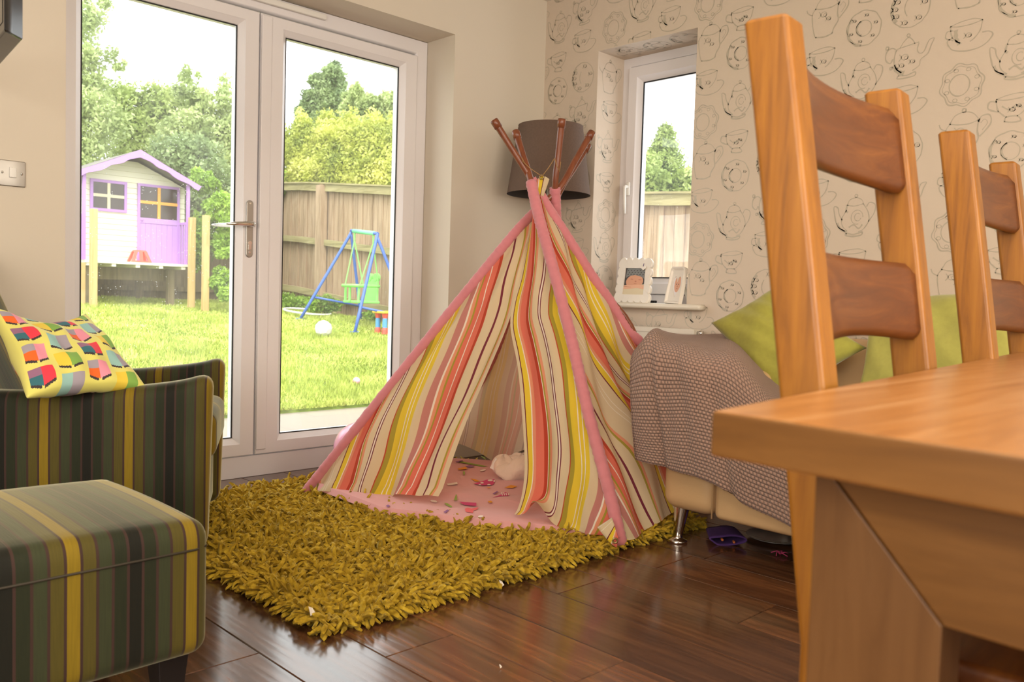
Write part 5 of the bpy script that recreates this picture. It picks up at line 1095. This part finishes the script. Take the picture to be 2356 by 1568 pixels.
# swing
sw_=thing('toddler_swing','blue A-frame swing with a green toddler seat in front of the board fence','swing')
def G(px,py):
    lo,hi=3.,25.
    for _ in range(50):
        m_=(lo+hi)/2; p=dep(px,py,m_)
        if p[2]>zl(p[1])+.0: lo=m_
        else: hi=m_
    return dep(px,py,lo)
L1=G(690,735);R1=G(816,766); tL,tR_=depth(L1),depth(R1); print('swing',L1,R1,tL,tR_)
tl=tL+.15; tr=tR_+.35; TLp=dep(808,536,tl); TRp=dep(868,543,tr)
L2=dep(833,731,tL+.45); L2[0]=min(L2[0],2.93); L2[2]=zl(L2[1]); R2=R1+(L2-L1); R2[0]=min(R2[0],2.95)
for A_,B_,C_ in ((L1,TLp,L2),(R1,TRp,R2)):
    up=np.array([0,0,.03]); b=MB(); b.tube(spline([A_,A_*.25+B_*.75,B_+up*.2,(B_+up)],14),.019,10); b.build('frame_leg',M['blue'],sw_,smooth=True)
    b=MB(); b.tube(spline([C_,C_*.25+B_*.75,B_-up*.5],14),.019,10); b.build('frame_leg',M['blue'],sw_,smooth=True)
    b=MB(); b.tube([A_*.74+B_*.26,C_*.82+B_*.18],.014,8); b.build('cross_brace',M['blue'],sw_,smooth=True)
    b=MB(); b.tube([A_-[.06,0,-.01],A_+[.05,0,.01]],.012,8); b.build('foot_bar',M['blue'],sw_)
u3=np.array([0,0,.03]); b=MB(); b.tube([TLp+u3,TRp+u3],.019,12); b.build('top_bar',M['blue'],sw_,smooth=True); b=MB(); b.tube([TLp*.9+TRp*.1+u3,TLp*.12+TRp*.88+u3],.026,12); b.build('foam_grip',M['mint'],sw_,smooth=True)
ts=(tl+tr)/2; axis=(TRp-TLp); axis[2]=0; axis/=np.linalg.norm(axis)
sc0=dep(832,665,ts); fw=np.array([axis[1],-axis[0],0]); 
if fw@(CAM-sc0)<0: fw=-fw
def sp_(a,f,z): return sc0+axis*a+fw*f+np.array([0,0,z])
wS=.19
b=MB(); b.hexa([sp_(-wS,-.15,-.17),sp_(wS,-.15,-.17),sp_(wS,.15,-.17),sp_(-wS,.15,-.17)],[sp_(-wS,-.15,-.14),sp_(wS,-.15,-.14),sp_(wS,.15,-.14),sp_(-wS,.15,-.14)]); b.build('seat',M['lime'],sw_,bevel=.008)
b=MB(); b.hexa([sp_(-wS*.8,-.15,-.15),sp_(wS*.8,-.15,-.15),sp_(wS*.8,-.12,-.15),sp_(-wS*.8,-.12,-.15)],[sp_(-wS*.55,-.18,.13),sp_(wS*.55,-.18,.13),sp_(wS*.55,-.15,.13),sp_(-wS*.55,-.15,.13)])
for s in (-1,1): b.tube([sp_(s*wS*.4,-.19,.15),sp_(s*wS*.4,-.14,.15)],.05,14)
b.build('backrest',M['lime'],sw_,bevel=.004)
b=MB(); b.tube(spline([sp_(-wS,-.14,.04),sp_(-wS,.10,.04),sp_(-wS*.8,.17,.04),sp_(wS*.8,.17,.04),sp_(wS,.10,.04),sp_(wS,-.14,.04)],24),.02,10); b.build('safety_bar',M['lime'],sw_,smooth=True)
for a,f in ((-wS*.9,.13),(wS*.9,.13),(0,.16)): b=MB(); b.tube([sp_(a,f,-.15),sp_(a,f,.04)],.014,8); b.build('front_bar',M['lime'],sw_)
for s in (-1,1):
    q=(TLp*(.5-s*.36)+TRp*(.5+s*.36))+u3*.5
    b=MB(); 
    for f in (-.13,.13): b.tube([q+[0,0,-.10],sp_(s*wS,f,.03)],.007,6)
    b.tube([q,q+[0,0,-.10]],.012,8); b.build('rope',M['lime'],sw_)
# hoop, balls, toy table
hc=G(707,726); b=MB(); torus(b,hc+[0,0,.055],[.03,-.1,1],.30,.014,48,8); o=b.build('hula_hoop',M['white'],smooth=True); setp(o,'thin white hula hoop lying on the grass at the foot of the swing','hoop')
bc=G(744,776); rr=20*depth(bc)/F; b=MB(); 
bm=bmesh.new(); bmesh.ops.create_icosphere(bm,subdivisions=2,radius=rr); me=bpy.data.meshes.new('ball'); bm.to_mesh(me); bm.free(); me.materials.append(M['white']); o=bpy.data.objects.new('ball',me); COL.objects.link(o); o.location=bc+[0,0,rr]; setp(o,'large white ball with flat facets on the lawn below the swing','ball')
bc=G(820,884); rr=8.5*depth(bc)/F; b=MB(); b.lathe([(max(1e-4,rr*math.cos(a)),rr*math.sin(a)) for a in np.linspace(-PI/2,PI/2,14)],(0,0,0),20); o=b.build('ball',M['balloon'],smooth=True); o.location=bc+[0,0,rr]; setp(o,'small pale pink ball on the near part of the lawn','ball')
tt=thing('toy_table','toy table with yellow top and red and blue legs, cut off by the door frame','toy',tuple(G(886,768)))
s=depth(tt.location)/F
b=MB(); b.rbox((.085,.05,.255),(.16,.12,.014),.01,(4,4,2)); b.build('tabletop',M['yellow'],tt,smooth=True)
for dx,dy in ((-.02,-.02),(.19,-.02),(-.02,.12),(.19,.12)):
    b=MB(); b.lathe([(.04,0),(.036,.05),(.026,.08),(.026,.18),(.04,.24)],(dx,dy,0),14); l_=b.build('leg',M['red'],tt); b=MB(); b.lathe([(.029,.075),(.029,.185)],(dx,dy,0),12); b.build('leg_sleeve',M['bluep'],l_)
# grass blades
n=150000; x=rng.uniform(-3.2,3.05,n); y=2.50+(9.1-2.50)*rng.random(n)**1.35; z=zl(y); h=rng.uniform(.02,.05,n)*(1+.4*np.sin(x*3+y*2)); az=rng.uniform(0,PI,n); wd=rng.uniform(.003,.006,n)*(1+y*.12)
lx,ly=rng.normal(0,.018,n),rng.normal(0,.018,n)
a=np.stack([x-np.cos(az)*wd,y-np.sin(az)*wd,z-.01],1); c=np.stack([x+np.cos(az)*wd,y+np.sin(az)*wd,z-.01],1); t_=np.stack([x+lx,y+ly,z+h],1)
g=tris('grass',np.stack([a,c,t_],1).reshape(-1,3),M['grass']); setp(g,'short bright green lawn grass rising towards the playhouse','grass',kind='stuff')
# foliage
def leaves(n,blobs,size,shell=.55):
    w_=np.array([b_[1][0]*b_[1][1]+b_[1][0]*b_[1][2] for b_ in blobs]); w_=w_/w_.sum(); k=rng.choice(len(blobs),n,p=w_)
    c=np.array([b_[0] for b_ in blobs])[k]; r=np.array([b_[1] for b_ in blobs])[k]; d=rng.normal(0,1,(n,3)); d/=np.linalg.norm(d,axis=1,keepdims=True)
    rad=(shell+(1-shell)*rng.random(n)**.7)*(1+.10*np.sin(d[:,0]*9+k)+.10*np.sin(d[:,2]*8+k*2)); P=c+d*r*rad[:,None]
    A=rng.normal(0,1,(n,3))+d*.3; A/=np.linalg.norm(A,axis=1,keepdims=True); B=np.cross(A,rng.normal(0,1,(n,3))); B/=np.linalg.norm(B,axis=1,keepdims=True)
    s=size*rng.uniform(.6,1.3,(n,1)); return np.stack([P-A*s,P+B*s*.45,P+A*s,P-B*s*.45],1).reshape(-1,3)
def tree(name,label,blobs,n,size,mat,trunk=None,cat='tree',shell=.5,extra=None):
    t=thing(name,label,cat,(0,0,0)); bl=[(np.array(c),np.array(r)) for c,r in blobs]
    V=leaves(n,bl,size,shell)
    if extra is not None: V=np.concatenate([V,extra])
    o=tris('foliage',V,mat,t,None,4)
    if trunk is not None:
        b=MB()
        for p,q,r in trunk: b.tube(spline([p,(np.array(p)+q)/2+[.05,.03,0],q],8),list(np.linspace(r,r*.4,8)),8)
        b.build('trunk',M['bark'],t,smooth=True)
    return t
D=lambda px,py,t,rx,rz=None,ry=None:(dep(px,py,t),(rx,ry or rx,rz or rx))
def gnd(p): return (p[0],p[1],.42)
def multi(px,py,t,R,k,spread,flat_=.8):
    out=[D(px,py,t,R*.75,R*.6)]
    for i in range(k):
        a=2*PI*i/k+rng.uniform(-.3,.3); rr=spread*rng.uniform(.7,1.1); q=rng.uniform(.22,.5)*R
        out.append(D(px+math.cos(a)*rr,py-math.sin(a)*rr*flat_,t+rng.uniform(-.3,.3),q,q*rng.uniform(.7,1.2)))
    return out
c=dep(175,120,12.2); tree('garden_tree','tall pale leafed tree at the far left edge of the glass doors',multi(165,60,12.,.55,9,60,1.2)+multi(170,190,12.,.55,9,62,1.1)+multi(185,300,12.,.6,8,70,1)+[D(258,128,12,.10,.14),D(285,145,12,.06,.05),D(240,8,12,.12,.1),D(272,155,12,.1,.05)],19000,.036,M['leafpale'],[(gnd(c),c,.09)],shell=.25)
c=dep(330,260,14.5); tree('garden_tree','rounded mid green tree above the playhouse roof',multi(310,270,14.4,.9,12,75,.75)+multi(395,290,14.2,.8,9,60,.8)+multi(350,350,14,.9,8,70,.7),30000,.042,M['leafmid'],[(gnd(c),c,.12)],shell=.3)
c=dep(450,260,13.6); tree('garden_tree','taller loose green tree right of the playhouse gable',multi(440,215,13.6,.3,6,28,1.6)+multi(490,260,13.6,.5,9,45,1)+multi(445,330,13.4,.8,10,65,.8)+multi(520,330,13.4,.6,8,50,1)+multi(500,420,13.2,.7,8,50,1)+[D(517,205,13.6,.12,.3),D(430,170,13.6,.10,.18)],32000,.038,M['leafpale'],[(gnd(c),c,.12)],shell=.3)
tree('shrub','dark green shrub behind the playhouse roof, beneath the taller trees',[D(400,385,12.4,.5,.45),D(480,440,12.2,.45,.5),D(455,370,12.4,.4,.4),D(500,520,12.2,.3,.5)],13000,.04,M['leafdark'],None,'shrub',.3)
tree('climber','bright green leafy climber covering the fence right of the timber posts',multi(505,480,10.9,.25,6,20,1.3)+multi(515,560,10.8,.22,6,18,1.8)+multi(512,650,10.7,.2,6,18,1.5)+multi(470,420,11.1,.2,6,25,1)+[D(455,560,11.2,.12,.4)],17000,.028,M['leafbright'],None,'shrub',.3)
tree('shrub','low leafy sprigs growing at the foot of the side fence behind the swing',[D(745,700,11.2,.28,.12,.12),D(690,700,11.9,.25,.12,.12),D(855,728,11.0,.12,.09,.1),D(660,700,12.2,.2,.16,.1)],3500,.026,M['leafbright'],None,'shrub')
# feathery conifer hedge: tufted sprays
bl=[]
for i in range(34):
    x_=650+i*8.0; top_=285+14*math.sin(i*.9)+10*math.sin(i*2.1)+ (18 if x_<680 else 0)-(8 if 740<x_<800 else 0)
    bl.append(D(x_,top_+14,13.4-i*.03,.10+.05*rng.random(),.22)); bl.append(D(x_,top_+60,13.2-i*.03,.24,.35)); bl.append(D(x_,top_+115,13.0-i*.03,.26,.3))
bl=[(np.array([max(c_[0],3.5),c_[1],c_[2]]),r_) for c_,r_ in bl]
tree('conifer_hedge','feathery yellow green conifer hedge behind the side fence',bl,60000,.030,M['leafyel'],None,'hedge',.3)
bush=[D(668,405,12.9,.14,.2),D(662,440,12.7,.08,.1)]; bush=[(np.array([3.02,c_[1],c_[2]]),r_) for c_,r_ in bush]
tree('shrub','small bright shrub spilling over the fence top behind the door frame edge',bush,1600,.032,M['leafbright'],None,'shrub')
c=dep(745,240,17.5); tree('garden_tree','grey green tree standing highest above the yellow hedge',multi(755,200,17.5,.45,9,38,1)+multi(745,250,17.5,.5,9,45,.8)+[D(772,162,17.5,.14,.22),D(715,225,17.5,.2,.2)],26000,.040,M['leafdark'],[(gnd(c),c,.14)],shell=.25)
c=dep(860,270,16); tree('garden_tree','pale loose tree right of the grey green one above the hedge',multi(820,240,16.2,.35,8,32,.8)+multi(875,265,16,.45,9,45,.8)+multi(840,300,16,.5,8,55,.6)+multi(905,250,16,.3,6,30,1),26000,.040,M['leafpale'],[(gnd(c),c,.12)],shell=.25)
# conifer seen through the small window, layered drooping sprays
ax=dep(1532,375,11.5); V=[]; 
ctop=dep(1530,300,11.5); cb=dep(1530,520,11.5)
for k in range(26):
    f=k/25; zc_=ctop[2]*(1-f)+cb[2]*f; R=.05+.62*f**.85
    m_=int(9+22*f)
    for j in range(m_):
        a=rng.uniform(0,2*PI); Rj=R*rng.uniform(.75,1.15)
        for s in np.linspace(.15,1,7):
            p=np.array([ctop[0]+Rj*s*math.cos(a),ctop[1]+Rj*s*math.sin(a),zc_-.10*s*s*R*2+.02]); V.append(p)
V=np.array(V); rep=np.repeat(V,9,0)+rng.normal(0,.032,(len(V)*9,3)); n=len(rep); A=rng.normal(0,1,(n,3)); A/=np.linalg.norm(A,axis=1,keepdims=True); B=np.cross(A,rng.normal(0,1,(n,3))); B/=np.linalg.norm(B,axis=1,keepdims=True); s=.028*rng.uniform(.6,1.3,(n,1))
ex=np.stack([rep-A*s,rep+B*s*.4,rep+A*s,rep-B*s*.4],1).reshape(-1,3)
tree('conifer','pointed light green conifer seen through the small window above the fence',[D(1480,420,11,.35,.3),D(1490,385,11.3,.2,.2),D(1590,425,11.,.25,.25)],6000,.035,M['leafmid'],[((ctop[0],ctop[1],-.1),ctop-[0,0,.15],.05)],extra=ex)
